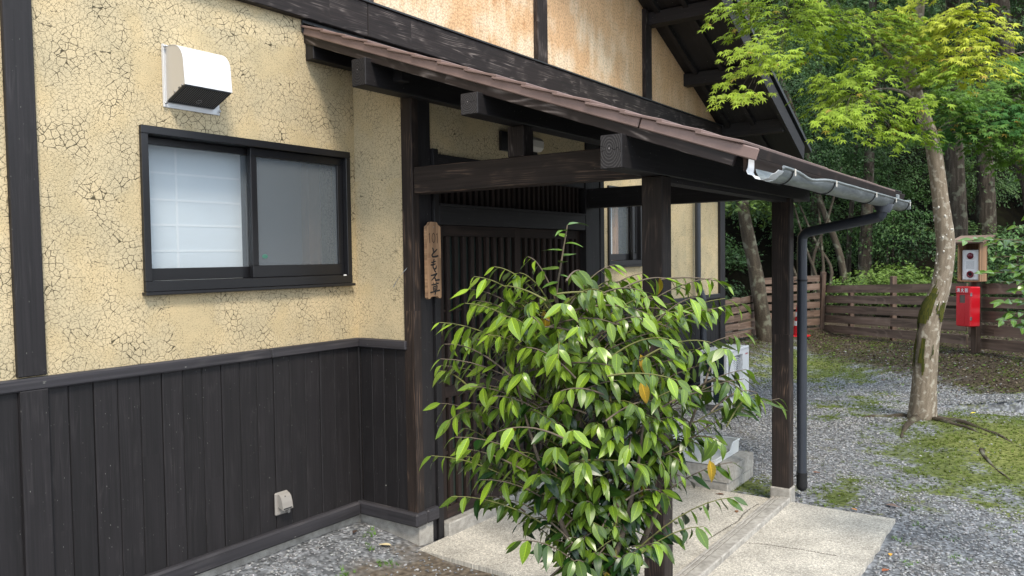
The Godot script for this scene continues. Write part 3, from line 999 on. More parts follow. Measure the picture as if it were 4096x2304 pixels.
func build_main_roof() -> void:
	var m := MB.new()
	var s := -0.449
	# roof slab: section in x,y extruded along z
	var t := 0.10
	var pts := PackedVector2Array([Vector2(-7.0, 2.70), Vector2(-0.4, 5.66), Vector2(6.42, 5.66 + s * 6.82), Vector2(6.42, 5.66 + s * 6.82 + t), Vector2(-0.4, 5.66 + t), Vector2(-7.0, 2.70 + t)])
	m.prism(pts, Vector3(0, 0, -6.6), Vector3(1, 0, 0), Vector3(0, 1, 0), 7.32, 0.5)
	part("main_roof", m, M.wood, house)
	m = MB.new()
	var q := PackedVector2Array([Vector2(-7.0, 2.81), Vector2(-0.4, 5.77), Vector2(6.50, 5.77 + s * 6.90), Vector2(6.50, 5.815 + s * 6.90), Vector2(-0.4, 5.815), Vector2(-7.0, 2.855)])
	m.prism(q, Vector3(0, 0, -6.65), Vector3(1, 0, 0), Vector3(0, 1, 0), 7.44, 0.5)
	part("roof_covering", m, M.darkmetal, house)
	# barge board at the gable
	m = MB.new()
	m.col = Color(1.0, 1.0, 1.0)
	var b := PackedVector2Array([Vector2(-0.4, 5.56), Vector2(6.27, 5.56 + s * 6.67), Vector2(6.30, 5.74 + s * 6.70), Vector2(-0.4, 5.74)])
	m.prism(b, Vector3(0, 0, 0.725), Vector3(1, 0, 0), Vector3(0, 1, 0), 0.04, 0.5)
	part("barge_board", m, M.wood, house)
	for p in [[3.748, 3.873, 3.655, 3.775], [4.653, 4.766, 3.245, 3.37], [5.601, 5.715, 2.82, 2.965]]:
		stick("roof_purlin", Vector3(p[0], p[2], -0.05), Vector3(p[1], p[3], 0.722), M.wood, house, 0.004, 2, 1.1)
	for zz in [0.10, 0.38]:
		m = MB.new()
		var rr := PackedVector2Array([Vector2(-0.4, 5.61), Vector2(6.35, 5.61 + s * 6.75), Vector2(6.35, 5.655 + s * 6.75), Vector2(-0.4, 5.655)])
		m.prism(rr, Vector3(0, 0, zz), Vector3(1, 0, 0), Vector3(0, 1, 0), 0.045, 0.5)
		part("rafter", m, M.wood, house)

func build_entrance() -> void:
	# corner post, boards and door frame, mirrored on the far side
	stick("corner_post", Vector3(-0.012, 0.100, 0.366), Vector3(0.045, 2.362, 0.444), M.brownbeam, house, 0.004, 1, 0.88)
	stick("corner_board", Vector3(0.047, 0.100, 0.33), Vector3(0.152, 2.355, 0.434), M.wood, house, 0.003, 1, 0.85)
	stick("door_jamb", Vector3(0.154, -0.07, 0.36), Vector3(0.198, 2.10, 0.452), M.wood, house, 0.003, 1, 0.75)
	stick("short_post", Vector3(0.117, -0.07, 0.37), Vector3(0.152, 0.05, 0.436), M.wood, house, 0.003, 1, 0.8)
	stick("door_jamb", Vector3(1.812, -0.07, 0.36), Vector3(1.846, 2.10, 0.452), M.wood, house, 0.003, 1, 0.75)
	stick("corner_board", Vector3(1.848, 0.02, 0.33), Vector3(2.034, 2.355, 0.440), M.wood, house, 0.003, 1, 0.8)
	stick("corner_post", Vector3(2.036, 0.02, 0.366), Vector3(2.10, 2.36, 0.446), M.wood, house, 0.004, 1, 1.1)
	var m := MB.new()
	m.slab(Vector3(2.02, -0.3, -0.01), Vector3(2.09, 2.5, 0.40), 0.62)
	part("plaster_return", m, M.plaster_fine, house)
	stick("header", Vector3(0.200, 1.985, 0.36), Vector3(1.810, 2.075, 0.444), M.wood, house, 0.003, 0, 0.85)
	stick("lintel", Vector3(0.200, 1.685, 0.36), Vector3(1.810, 1.790, 0.450), M.wood, house, 0.003, 0, 0.8)
	stick("lintel_lip", Vector3(0.200, 1.790, 0.36), Vector3(1.810, 1.803, 0.458), M.wood, house, 0.002, 0, 1.2)
	# transom lattice
	var tr := Node3D.new()
	tr.name = "transom_lattice"
	house.add_child(tr)
	var x := 0.235
	while x < 1.80:
		stick("slat", Vector3(x - 0.013, 1.803, 0.392), Vector3(x + 0.013, 1.986, 0.425), M.brownwood, tr, 0.002, 1, 0.8)
		x += 0.056
	m = MB.new()
	m.span(Vector3(0.2, 1.80, 0.368), Vector3(1.81, 1.99, 0.374), 0.0)
	part("glass", m, M.doorglass, tr)
	for d in 2:
		var door := Node3D.new()
		door.name = "sliding_door" if d == 0 else "sliding_door_001"
		house.add_child(door)
		var x0 := 0.200 if d == 0 else 0.955
		var x1 := 1.000 if d == 0 else 1.810
		var z0 := 0.405 if d == 0 else 0.372
		var z1 := z0 + 0.030
		stick("stile", Vector3(x0, 0.02, z0), Vector3(x0 + 0.045, 1.683, z1), M.brownwood, door, 0.002, 1, 0.85)
		stick("stile", Vector3(x1 - 0.055, 0.02, z0), Vector3(x1, 1.683, z1), M.brownwood, door, 0.002, 1, 1.0)
		stick("top_rail", Vector3(x0 + 0.045, 1.622, z0), Vector3(x1 - 0.055, 1.683, z1), M.brownwood, door, 0.002, 0, 0.8)
		stick("bottom_rail", Vector3(x0 + 0.045, 0.02, z0), Vector3(x1 - 0.055, 0.085, z1), M.brownwood, door, 0.002, 0, 0.95)
		stick("middle_rail", Vector3(x0 + 0.045, 0.708, z0 + 0.002), Vector3(x1 - 0.055, 0.772, z1 - 0.001), M.brownwood, door, 0.002, 0, 1.2)
		stick("thin_rail", Vector3(x0 + 0.045, 1.192, z0), Vector3(x1 - 0.055, 1.210, z1 - 0.012), M.brownwood, door, 0.002, 0, 0.9)
		stick("thin_rail", Vector3(x0 + 0.045, 0.380, z0), Vector3(x1 - 0.055, 0.400, z1 - 0.012), M.brownwood, door, 0.002, 0, 1.1)
		x = x0 + 0.086
		while x < x1 - 0.075:
			for seg in [[0.085, 0.708], [0.772, 1.622]]:
				stick("slat", Vector3(x - 0.015, seg[0], z0 + 0.008), Vector3(x + 0.015, seg[1], z1 + 0.004), M.brownwood, door, 0.003, 1, 0.95)
			x += 0.074
		m = MB.new()
		m.span(Vector3(x0 + 0.01, 0.05, z0 - 0.004), Vector3(x1 - 0.01, 1.65, z0 + 0.001), 0.0)
		part("glass", m, M.doorglass, door)
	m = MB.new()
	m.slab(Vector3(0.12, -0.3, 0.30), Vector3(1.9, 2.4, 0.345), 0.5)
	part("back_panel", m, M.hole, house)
	m = MB.new()
	m.span(Vector3(0.200, -0.075, 0.36), Vector3(1.86, 0.015, 0.487), 0.006, 0, 0.8)
	part("door_sill", m, M.concrete, house)

func build_porch() -> void:
	# posts
	stick("porch_post", Vector3(-0.008, -0.02, 1.780), Vector3(0.084, 1.842, 1.880), M.brownbeam, house, 0.005, 1, 0.7)
	stick("porch_post", Vector3(1.849, 0.022, 1.768), Vector3(1.938, 1.842, 1.880), M.brownbeam, house, 0.005, 1, 0.75)
	for p in [[-0.02, 0.095], [1.838, 1.950]]:
		var m := MB.new()
		m.span(Vector3(p[0], -0.12, 1.760), Vector3(p[1], 0.024, 1.888), 0.006, 1, 0.8, Vector2(p[0], 0.4))
		part("post_footing", m, M.concrete, house)
	# beams
	stick("cross_beam", Vector3(-0.002, 1.842, 0.446), Vector3(0.082, 1.984, 1.783), M.brownbeam, house, 0.004, 2, 0.95)
	stick("cross_beam", Vector3(1.850, 1.845, 0.446), Vector3(1.934, 1.984, 1.783), M.wood, house, 0.004, 2, 0.7)
	stick("eave_beam", Vector3(-0.383, 1.842, 1.785), Vector3(2.303, 1.976, 1.881), M.wood, house, 0.004, 0, 0.75)
	stick("purlin", Vector3(-0.383, 2.133, 1.080), Vector3(2.303, 2.229, 1.176), M.wood, house, 0.004, 0, 0.8)
	stick("purlin", Vector3(-0.383, 2.350, 0.393), Vector3(2.303, 2.485, 0.489), M.wood, house, 0.004, 0, 0.85)
	end_cap(-0.3835, 1.842, 1.976, 1.785, 1.881, 1.15)
	end_cap(-0.3835, 2.133, 2.229, 1.080, 1.176, 1.2)
	end_cap(-0.3835, 2.350, 2.485, 0.393, 0.489, 0.62)
	stick("ledger", Vector3(-0.338, 2.549, 0.002), Vector3(2.30, 2.640, 0.065), M.wood, house, 0.003, 0, 0.8)
	stick("wall_plate", Vector3(-0.19, 2.395, 0.395), Vector3(-0.13, 2.480, 0.55), M.wood, house, 0.003, 2, 1.0)
	for x in [0.0, 1.851]:
		stick("strut", Vector3(x - 0.002, 1.985, 1.063), Vector3(x + 0.082, 2.132, 1.160), M.weathered, house, 0.003, 1, 0.85)
	# door track under the eave beam
	for k in 3:
		stick("track", Vector3(0.086, 1.818, 1.795 + k * 0.026), Vector3(1.847, 1.841, 1.811 + k * 0.026), M.wood, house, 0.001, 0, 1.3)
	# lean-to roof: y = 2.735 - 0.3555 z
	var sl := Vector3(0, -0.3555, 1).normalized()
	var up := Vector3(0, 1, 0.3555).normalized()
	var roof := Node3D.new()
	roof.name = "porch_roof"
	house.add_child(roof)
	var bs := Basis(Vector3(1, 0, 0), up, sl)
	var O := Vector3(0, 2.735, 0.0)
	var m := MB.new()
	m.box(O + sl * 1.25 - up * 0.048 + Vector3(1.11, 0, 0), Vector3(2.78, 0.016, 2.48), 0.0, 0, 0.5, Vector2.ZERO, bs)
	part("sheathing", m, M.wood, roof)
	for k in 6:
		m = MB.new()
		m.box(O + sl * 1.22 - up * 0.075 + Vector3(-0.30 + k * 0.53, 0, 0), Vector3(0.04, 0.036, 2.4), 0.002, 2, 0.5, Vector2(k * 0.13, 0.3), bs)
		if k > 0:
			part("porch_rafter", m, M.wood, roof)
	# slates course by course, each lifting a little over the one below
	for k in 15:
		var d0 := 0.165 * k
		var tilt := Basis(Vector3(1, 0, 0), -0.055)
		for c in 5:
			m = MB.new()
			var t := rng.randf_range(0.9, 1.12)
			m.col = Color(t, t, t)
			var xa := -0.366 + c * 0.592
			m.box(O + sl * (d0 + 0.095) - up * (0.006 - rng.randf() * 0.004) + Vector3(xa + 0.294, 0, 0), Vector3(0.588, 0.011, 0.19), 0.002, 0, 1.0, Vector2(rng.randf(), rng.randf()), bs * tilt)
			part("slate", m, M.copper, roof)
	m = MB.new()
	m.span(Vector3(-0.36, 2.690, 0.0), Vector3(2.58, 2.7565, 0.012), 0.001)
	m.box(O + sl * 0.05 + up * 0.008 + Vector3(1.11, 0, 0), Vector3(2.94, 0.004, 0.11), 0.001, 0, 1.0, Vector2.ZERO, bs)
	part("top_flashing", m, M.darkmetal, roof)
	# metal verge in two lengths and the board below
	for seg in [[0.02, 2.07], [2.075, 2.56]]:
		m = MB.new()
		m.col = Color(1.0, 1.0, 1.0)
		m.box(O + sl * ((seg[0] + seg[1]) / 2.0) - up * 0.028 + Vector3(-0.348, 0, 0), Vector3(0.012, 0.044, seg[1] - seg[0]), 0.004, 2, 1.0, Vector2(seg[0], 0), bs)
		part("verge_flashing", m, M.copper, roof)
	m = MB.new()
	m.box(O + sl * 1.245 - up * 0.069 + Vector3(-0.333, 0, 0), Vector3(0.022, 0.044, 2.47), 0.003, 2, 0.5, Vector2(0.1, 0.35), bs)
	part("verge_board", m, M.glossbarge, roof)
	m = MB.new()
	m.box(O + sl * 1.27 - up * 0.035 + Vector3(2.575, 0, 0), Vector3(0.03, 0.09, 2.53), 0.003, 2, 0.5, Vector2(0.1, 0.35), bs)
	part("verge_board", m, M.wood, roof)
	m = MB.new()
	m.span(Vector3(-0.31, 1.800, 2.335), Vector3(2.56, 1.862, 2.352), 0.002, 0, 0.5)
	part("eave_board", m, M.brownwood, roof)
	m = MB.new()
	m.box(O + sl * 2.555 - up * 0.022 + Vector3(1.12, 0, 0), Vector3(2.94, 0.036, 0.012), 0.002, 0, 1.0, Vector2.ZERO, bs)
	part("eave_flashing", m, M.brownwood, roof)

# ---------------------------------------------------------------- fittings on the house
func ribbon(m: MB, pts: Array, o: Vector3, ax: Vector3, ay: Vector3, nz: Vector3) -> void:
	for k in pts.size():
		var p: Array = pts[k]
		var c: Vector3 = o + ax * p[0] + ay * p[1]
		var r: float = p[2] * 0.62
		var ring := PackedVector3Array()
		for s in 8:
			ring.append(c + (ax.normalized() * cos(TAU * s / 8.0) + ay.normalized() * sin(TAU * s / 8.0)) * r * ay.length())
		for s in range(1, 7):
			m.flat(ring[0], ring[s], ring[s + 1], nz)
		if k:
			var q: Array = pts[k - 1]
			var b: Vector3 = o + ax * q[0] + ay * q[1]
			var d: Vector3 = (c - b).normalized()
			var w: Vector3 = d.cross(nz).normalized()
			var rb: float = q[2] * 0.62 * ay.length()
			var rc: float = r * ay.length()
			m.quad(b + w * rb + nz * 0.00005 * k, c + w * rc + nz * 0.00005 * k, c - w * rc + nz * 0.00005 * k, b - w * rb + nz * 0.00005 * k, nz)

func glyph(called: String, strokes: Array, o: Vector3, w: float, h: float, nz: Vector3, right: Vector3, mt: Material, parent: Node) -> void:
	var m := MB.new()
	var k := 0
	for s in strokes:
		ribbon(m, s, o + nz * 0.0002 * k, right * w, Vector3(0, -h, 0), nz)
		k += 1
	part(called, m, mt, parent)

const TO := [[[0.30, 0.02, 0.10], [0.38, 0.14, 0.15], [0.44, 0.44, 0.13]], [[0.86, 0.14, 0.10], [0.66, 0.32, 0.13], [0.34, 0.58, 0.13], [0.20, 0.76, 0.14], [0.30, 0.93, 0.15], [0.58, 0.93, 0.13], [0.95, 0.84, 0.16]]]
const MO := [[[0.52, 0.0, 0.12], [0.44, 0.2, 0.13], [0.36, 0.52, 0.13], [0.38, 0.80, 0.13], [0.56, 0.97, 0.15], [0.78, 0.86, 0.14], [0.86, 0.60, 0.06]], [[0.16, 0.30, 0.09], [0.44, 0.27, 0.12], [0.70, 0.20, 0.10]], [[0.06, 0.54, 0.10], [0.36, 0.53, 0.13], [0.66, 0.45, 0.10]]]
const E_ := [[[0.42, 0.0, 0.08], [0.58, 0.10, 0.15]], [[0.06, 0.46, 0.10], [0.34, 0.42, 0.13], [0.72, 0.30, 0.14], [0.50, 0.54, 0.12], [0.12, 0.92, 0.08], [0.38, 0.68, 0.11], [0.54, 0.76, 0.12], [0.56, 0.94, 0.14], [0.98, 0.90, 0.15]]]
const KUSA := [[[0.16, 0.18, 0.08], [0.5, 0.15, 0.09], [0.88, 0.08, 0.09]], [[0.36, 0.04, 0.08], [0.40, 0.26, 0.07]], [[0.70, -0.02, 0.09], [0.62, 0.22, 0.07]], [[0.30, 0.36, 0.08], [0.34, 0.62, 0.07]], [[0.30, 0.36, 0.06], [0.74, 0.28, 0.09], [0.68, 0.58, 0.07]], [[0.36, 0.48, 0.06], [0.68, 0.44, 0.06]], [[0.36, 0.61, 0.06], [0.68, 0.57, 0.06]], [[0.02, 0.80, 0.10], [0.5, 0.72, 0.09], [0.97, 0.66, 0.11]], [[0.54, 0.60, 0.08], [0.52, 0.85, 0.11], [0.44, 1.02, 0.05]]]
const HI := [[[0.20, 0.25, 0.11], [0.30, 0.5, 0.11]], [[0.82, 0.22, 0.11], [0.68, 0.48, 0.09]], [[0.5, 0.02, 0.13], [0.5, 0.45, 0.13], [0.36, 0.75, 0.12], [0.06, 0.98, 0.08]], [[0.5, 0.45, 0.12], [0.68, 0.76, 0.12], [0.96, 0.97, 0.14]]]
const SHO := [[[0.06, 0.1, 0.11], [0.2, 0.2, 0.12]], [[0.02, 0.4, 0.11], [0.16, 0.48, 0.12]], [[0.05, 0.96, 0.12], [0.22, 0.62, 0.08]], [[0.64, 0.02, 0.11], [0.64, 0.38, 0.11]], [[0.42, 0.1, 0.10], [0.5, 0.27, 0.10]], [[0.88, 0.06, 0.10], [0.78, 0.27, 0.09]], [[0.42, 0.4, 0.10], [0.42, 0.98, 0.10]], [[0.42, 0.4, 0.09], [0.88, 0.4, 0.10], [0.88, 0.95, 0.11]], [[0.42, 0.58, 0.08], [0.88, 0.58, 0.08]], [[0.42, 0.76, 0.08], [0.88, 0.76, 0.08]]]
const KI := [[[0.1, 0.05, 0.08], [0.1, 0.3, 0.08], [0.4, 0.3, 0.08], [0.4, 0.05, 0.08], [0.1, 0.05, 0.08]], [[0.6, 0.05, 0.08], [0.6, 0.3, 0.08], [0.9, 0.3, 0.08], [0.9, 0.05, 0.08], [0.6, 0.05, 0.08]], [[0.1, 0.7, 0.08], [0.1, 0.96, 0.08], [0.4, 0.96, 0.08], [0.4, 0.7, 0.08], [0.1, 0.7, 0.08]], [[0.6, 0.7, 0.08], [0.6, 0.96, 0.08], [0.9, 0.96, 0.08], [0.9, 0.7, 0.08], [0.6, 0.7, 0.08]], [[0.02, 0.45, 0.09], [0.98, 0.45, 0.09]], [[0.5, 0.32, 0.09], [0.40, 0.54, 0.09], [0.06, 0.66, 0.08]], [[0.54, 0.46, 0.08], [0.95, 0.66, 0.09]]]
const ONE := [[[0.30, 0.16, 0.05], [0.5, 0.0, 0.07], [0.5, 1.0, 0.08]]]
const ZERO := [[[0.5, 0.0, 0.07], [0.28, 0.14, 0.07], [0.18, 0.5, 0.07], [0.28, 0.86, 0.07], [0.5, 1.0, 0.07], [0.72, 0.86, 0.07], [0.82, 0.5, 0.07], [0.72, 0.14, 0.07], [0.5, 0.0, 0.07]]]

func build_fittings() -> void:
	var m := MB.new()
	# vent hood above the window
	var t := thing("vent_hood", "white metal vent hood on the cracked plaster above the large window", "vent hood")
	m.span(Vector3(-1.153, 2.188, 0.001), Vector3(-0.866, 2.466, 0.006), 0.002)
	m.span(Vector3(-1.153, 2.188, 0.006), Vector3(-1.149, 2.466, 0.016), 0.001)
	part("flange", m, M.white, t)
	var prof := PackedVector2Array([Vector2(2.213, 0.008), Vector2(2.272, 0.150)])
	for k in 11:
		var a := PI / 2.0 * k / 10.0
		prof.append(Vector2(2.375 + 0.082 * sin(a) - 0.003 * (1.0 - sin(a)), 0.052 + 0.085 * cos(a) + 0.004 * cos(a)))
	prof.append(Vector2(2.458, 0.008))
	for e in [[-1.136, -1.1345], [-0.902, -0.9005]]:
		m = MB.new()
		m.prism(prof, Vector3(e[0], 0, 0), Vector3(0, 1, 0), Vector3(0, 0, 1), e[1] - e[0])
		part("hood_side", m, M.offwhite, t)
	m = MB.new()
	var rows: Array[PackedVector3Array] = []
	for c in 13:
		var xx := -1.1375 + c * (0.2385 / 12.0)
		var row := PackedVector3Array()
		for k in range(1, prof.size()):
			var dent := 0.0012 * sin(c * 2.1) * sin(k * 0.5)
			row.append(Vector3(xx, prof[k].x, prof[k].y + 0.0015 + dent))
		rows.append(row)
	m.sheet(rows, 0.1, 0.001)
	part("hood_cover", m, M.white, t)
	m = MB.new()
	var dv := Vector3(0, 2.272 - 2.213, 0.142).normalized()
	var nv := Vector3(0, dv.z, -dv.y)
	var gb := Basis(Vector3(1, 0, 0), nv, dv)
	var gc := Vector3(-1.019, 2.2425, 0.079)
	m.box(gc + nv * 0.004, Vector3(0.224, 0.002, 0.138), 0.0, 0, 1.0, Vector2.ZERO, gb)
	part("mesh_screen", m, M.hole, t)
	m = MB.new()
	for k in 22:
		m.box(gc - nv * 0.001 + Vector3(-0.107 + k * 0.0102, 0, 0), Vector3(0.0035, 0.002, 0.134), 0.0, 2, 1.0, Vector2.ZERO, gb)
	part("mesh_wires", m, M.mesh, t)
	m = MB.new()
	for s in [-1, 1]:
		m.box(gc + nv * 0.0 + dv * s * 0.069, Vector3(0.234, 0.010, 0.008), 0.001, 0, 1.0, Vector2.ZERO, gb)
		m.box(gc + nv * 0.0 + Vector3(s * 0.113, 0, 0), Vector3(0.008, 0.010, 0.132), 0.001, 2, 1.0, Vector2.ZERO, gb)
	part("screen_frame", m, M.darkmetal, t)
	m = MB.new()
	var rp := PackedVector3Array()
	for k in 17:
		rp.append(gc - nv * 0.005 + Vector3(0.012 + cos(TAU * k / 16.0) * 0.012, 0, 0) + dv * (-0.03 + sin(TAU * k / 16.0) * 0.012))
	m.tube(rp, PackedFloat32Array([0.0012]), 5, false)
	part("pull_ring", m, M.steel, t)
	for p in [[-1.146, 2.205], [-0.873, 2.205], [-1.146, 2.455]]:
		m = MB.new()
		m.ball(Vector3(p[0], p[1], 0.0165), Vector3(0.007, 0.007, 0.005), 10, 6)
		part("bolt", m, M.steel, t)
	m = MB.new()
	for p in [[-1.1375, 2.250, 0.070], [-1.1375, 2.272, 0.128]]:
		m.ball(Vector3(p[0], p[1], p[2]), Vector3(0.003, 0.005, 0.005), 8, 6)
	part("rivet", m, M.steel, t)
	m = MB.new()
	m.span(Vector3(-1.1372, 2.262, 0.098), Vector3(-1.1362, 2.2655, 0.114), 0.0)
	m.span(Vector3(-1.1372, 2.2565, 0.100), Vector3(-1.1362, 2.2590, 0.112), 0.0)
	part("rating_label", m, M.darkmetal, t)
	# outdoor socket
	t = thing("outdoor_socket", "grey weatherproof power socket low on the black plank skirting", "socket")
	m = MB.new()
	m.span(Vector3(-0.613, 0.195, 0.006), Vector3(-0.531, 0.312, 0.022), 0.006)
	part("base_plate", m, M.beige, t)
	m = MB.new()
	var cp := PackedVector2Array([Vector2(0.306, 0.022), Vector2(0.303, 0.034), Vector2(0.290, 0.047), Vector2(0.265, 0.056), Vector2(0.228, 0.062), Vector2(0.228, 0.058), Vector2(0.240, 0.022)])
	m.prism(cp, Vector3(-0.600, 0, 0), Vector3(0, 1, 0), Vector3(0, 0, 1), 0.064)
	part("hinged_cover", m, M.beige, t)
	m = MB.new()
	m.span(Vector3(-0.596, 0.2305, 0.0575), Vector3(-0.542, 0.2365, 0.0632), 0.001)
	part("cover_lip", m, M.darkmetal, t)
	m = MB.new()
	m.ball(Vector3(-0.572, 0.293, 0.0455), Vector3(0.0035, 0.0035, 0.003), 8, 6)
	m.ball(Vector3(-0.570, 0.212, 0.023), Vector3(0.0025, 0.0025, 0.003), 8, 6)
	part("screw", m, M.darkmetal, t)
	m = MB.new()
	m.tube(PackedVector3Array([Vector3(-0.541, 0.225, 0.030), Vector3(-0.541, 0.203, 0.033), Vector3(-0.541, 0.199, 0.030)]), PackedFloat32Array([0.008, 0.008, 0.005]), 8)
	part("cord_grip", m, M.beige, t)
	# name board
	t = thing("name_board", "tan wooden name board with black brush lettering hung on the entrance corner post", "name board")
	m = MB.new()
	var bp := PackedVector2Array()
	for p in [[0.064, 1.286], [0.072, 1.278], [0.085, 1.280], [0.096, 1.290], [0.146, 1.290], [0.158, 1.280], [0.170, 1.278], [0.178, 1.286], [0.178, 1.668], [0.172, 1.674], [0.163, 1.677], [0.156, 1.684], [0.150, 1.692], [0.142, 1.696], [0.100, 1.696], [0.092, 1.692], [0.086, 1.684], [0.079, 1.677], [0.070, 1.674], [0.064, 1.668]]:
		bp.append(Vector2(p[0], p[1]))
	m.prism(bp, Vector3(0, 0, 0.4545), Vector3(1, 0, 0), Vector3(0, 1, 0), 0.020, 2.0)
	for k in m.uv.size():
		m.uv[k] = Vector2(m.uv[k].y, m.uv[k].x)
	part("board", m, M.cedar, t)
	var nz := Vector3(0, 0, 1)
	var rt := Vector3(1, 0, 0)
	var z := 0.4755
	var zs := 1.696
	glyph("digit", ONE, Vector3(0.071, zs - 0.0617, z), 0.030, 0.0517, nz, rt, M.ink2, t)
	glyph("digit", ZERO, Vector3(0.098, zs - 0.0617, z), 0.040, 0.0517, nz, rt, M.ink2, t)
	glyph("digit", ONE, Vector3(0.133, zs - 0.0617, z), 0.030, 0.0517, nz, rt, M.ink2, t)
	glyph("character", TO, Vector3(0.088, zs - 0.1417, z), 0.066, 0.0517, nz, rt, M.ink, t)
	glyph("character", MO, Vector3(0.088, zs - 0.2033, z), 0.060, 0.0567, nz, rt, M.ink, t)
	glyph("character", E_, Vector3(0.088, zs - 0.2650, z), 0.072, 0.0567, nz, rt, M.ink, t)
	glyph("character", KUSA, Vector3(0.084, zs - 0.3300, z), 0.078, 0.0667, nz, rt, M.ink, t)
	for yy in [1.668, 1.300]:
		m = MB.new()
		m.ball(Vector3(0.121, yy, 0.4745), Vector3(0.0028, 0.0028, 0.002), 8, 6)
		part("nail", m, M.steel, t)
	# porch lamp
	t = thing("porch_lamp", "small wall lamp with white shade above the lattice door, half behind a strut", "lamp")
	m = MB.new()
	m.span(Vector3(0.80, 2.155, 0.426), Vector3(1.20, 2.275, 0.448), 0.003)
	part("back_plate", m, M.black, t)
	m = MB.new()
	m.span(Vector3(0.845, 2.175, 0.448), Vector3(1.185, 2.262, 0.52), 0.022)
	part("shade", m, M.offwhite, t)
	# strip of tape
	m = MB.new()
	rows = []
	for k in 6:
		var f := k / 5.0
		var a := Vector3(-0.018 - 0.006 * sin(f * 3.0), 1.452 - 0.085 * f - 0.02 * f * f, 0.405 - 0.10 * f)
		rows.append(PackedVector3Array([a, a + Vector3(-0.003, -0.014 * (1.0 - f * 0.6), -0.008)]))
	m.sheet(rows, 1.0, 0.0006)
	var o := part("tape_strip", m, mat(Color8(132, 140, 146), 0.5), self)
	tag(o, "loose grey strip of tape peeling from the corner post beside the plaster", "tape")
	build_gutter()

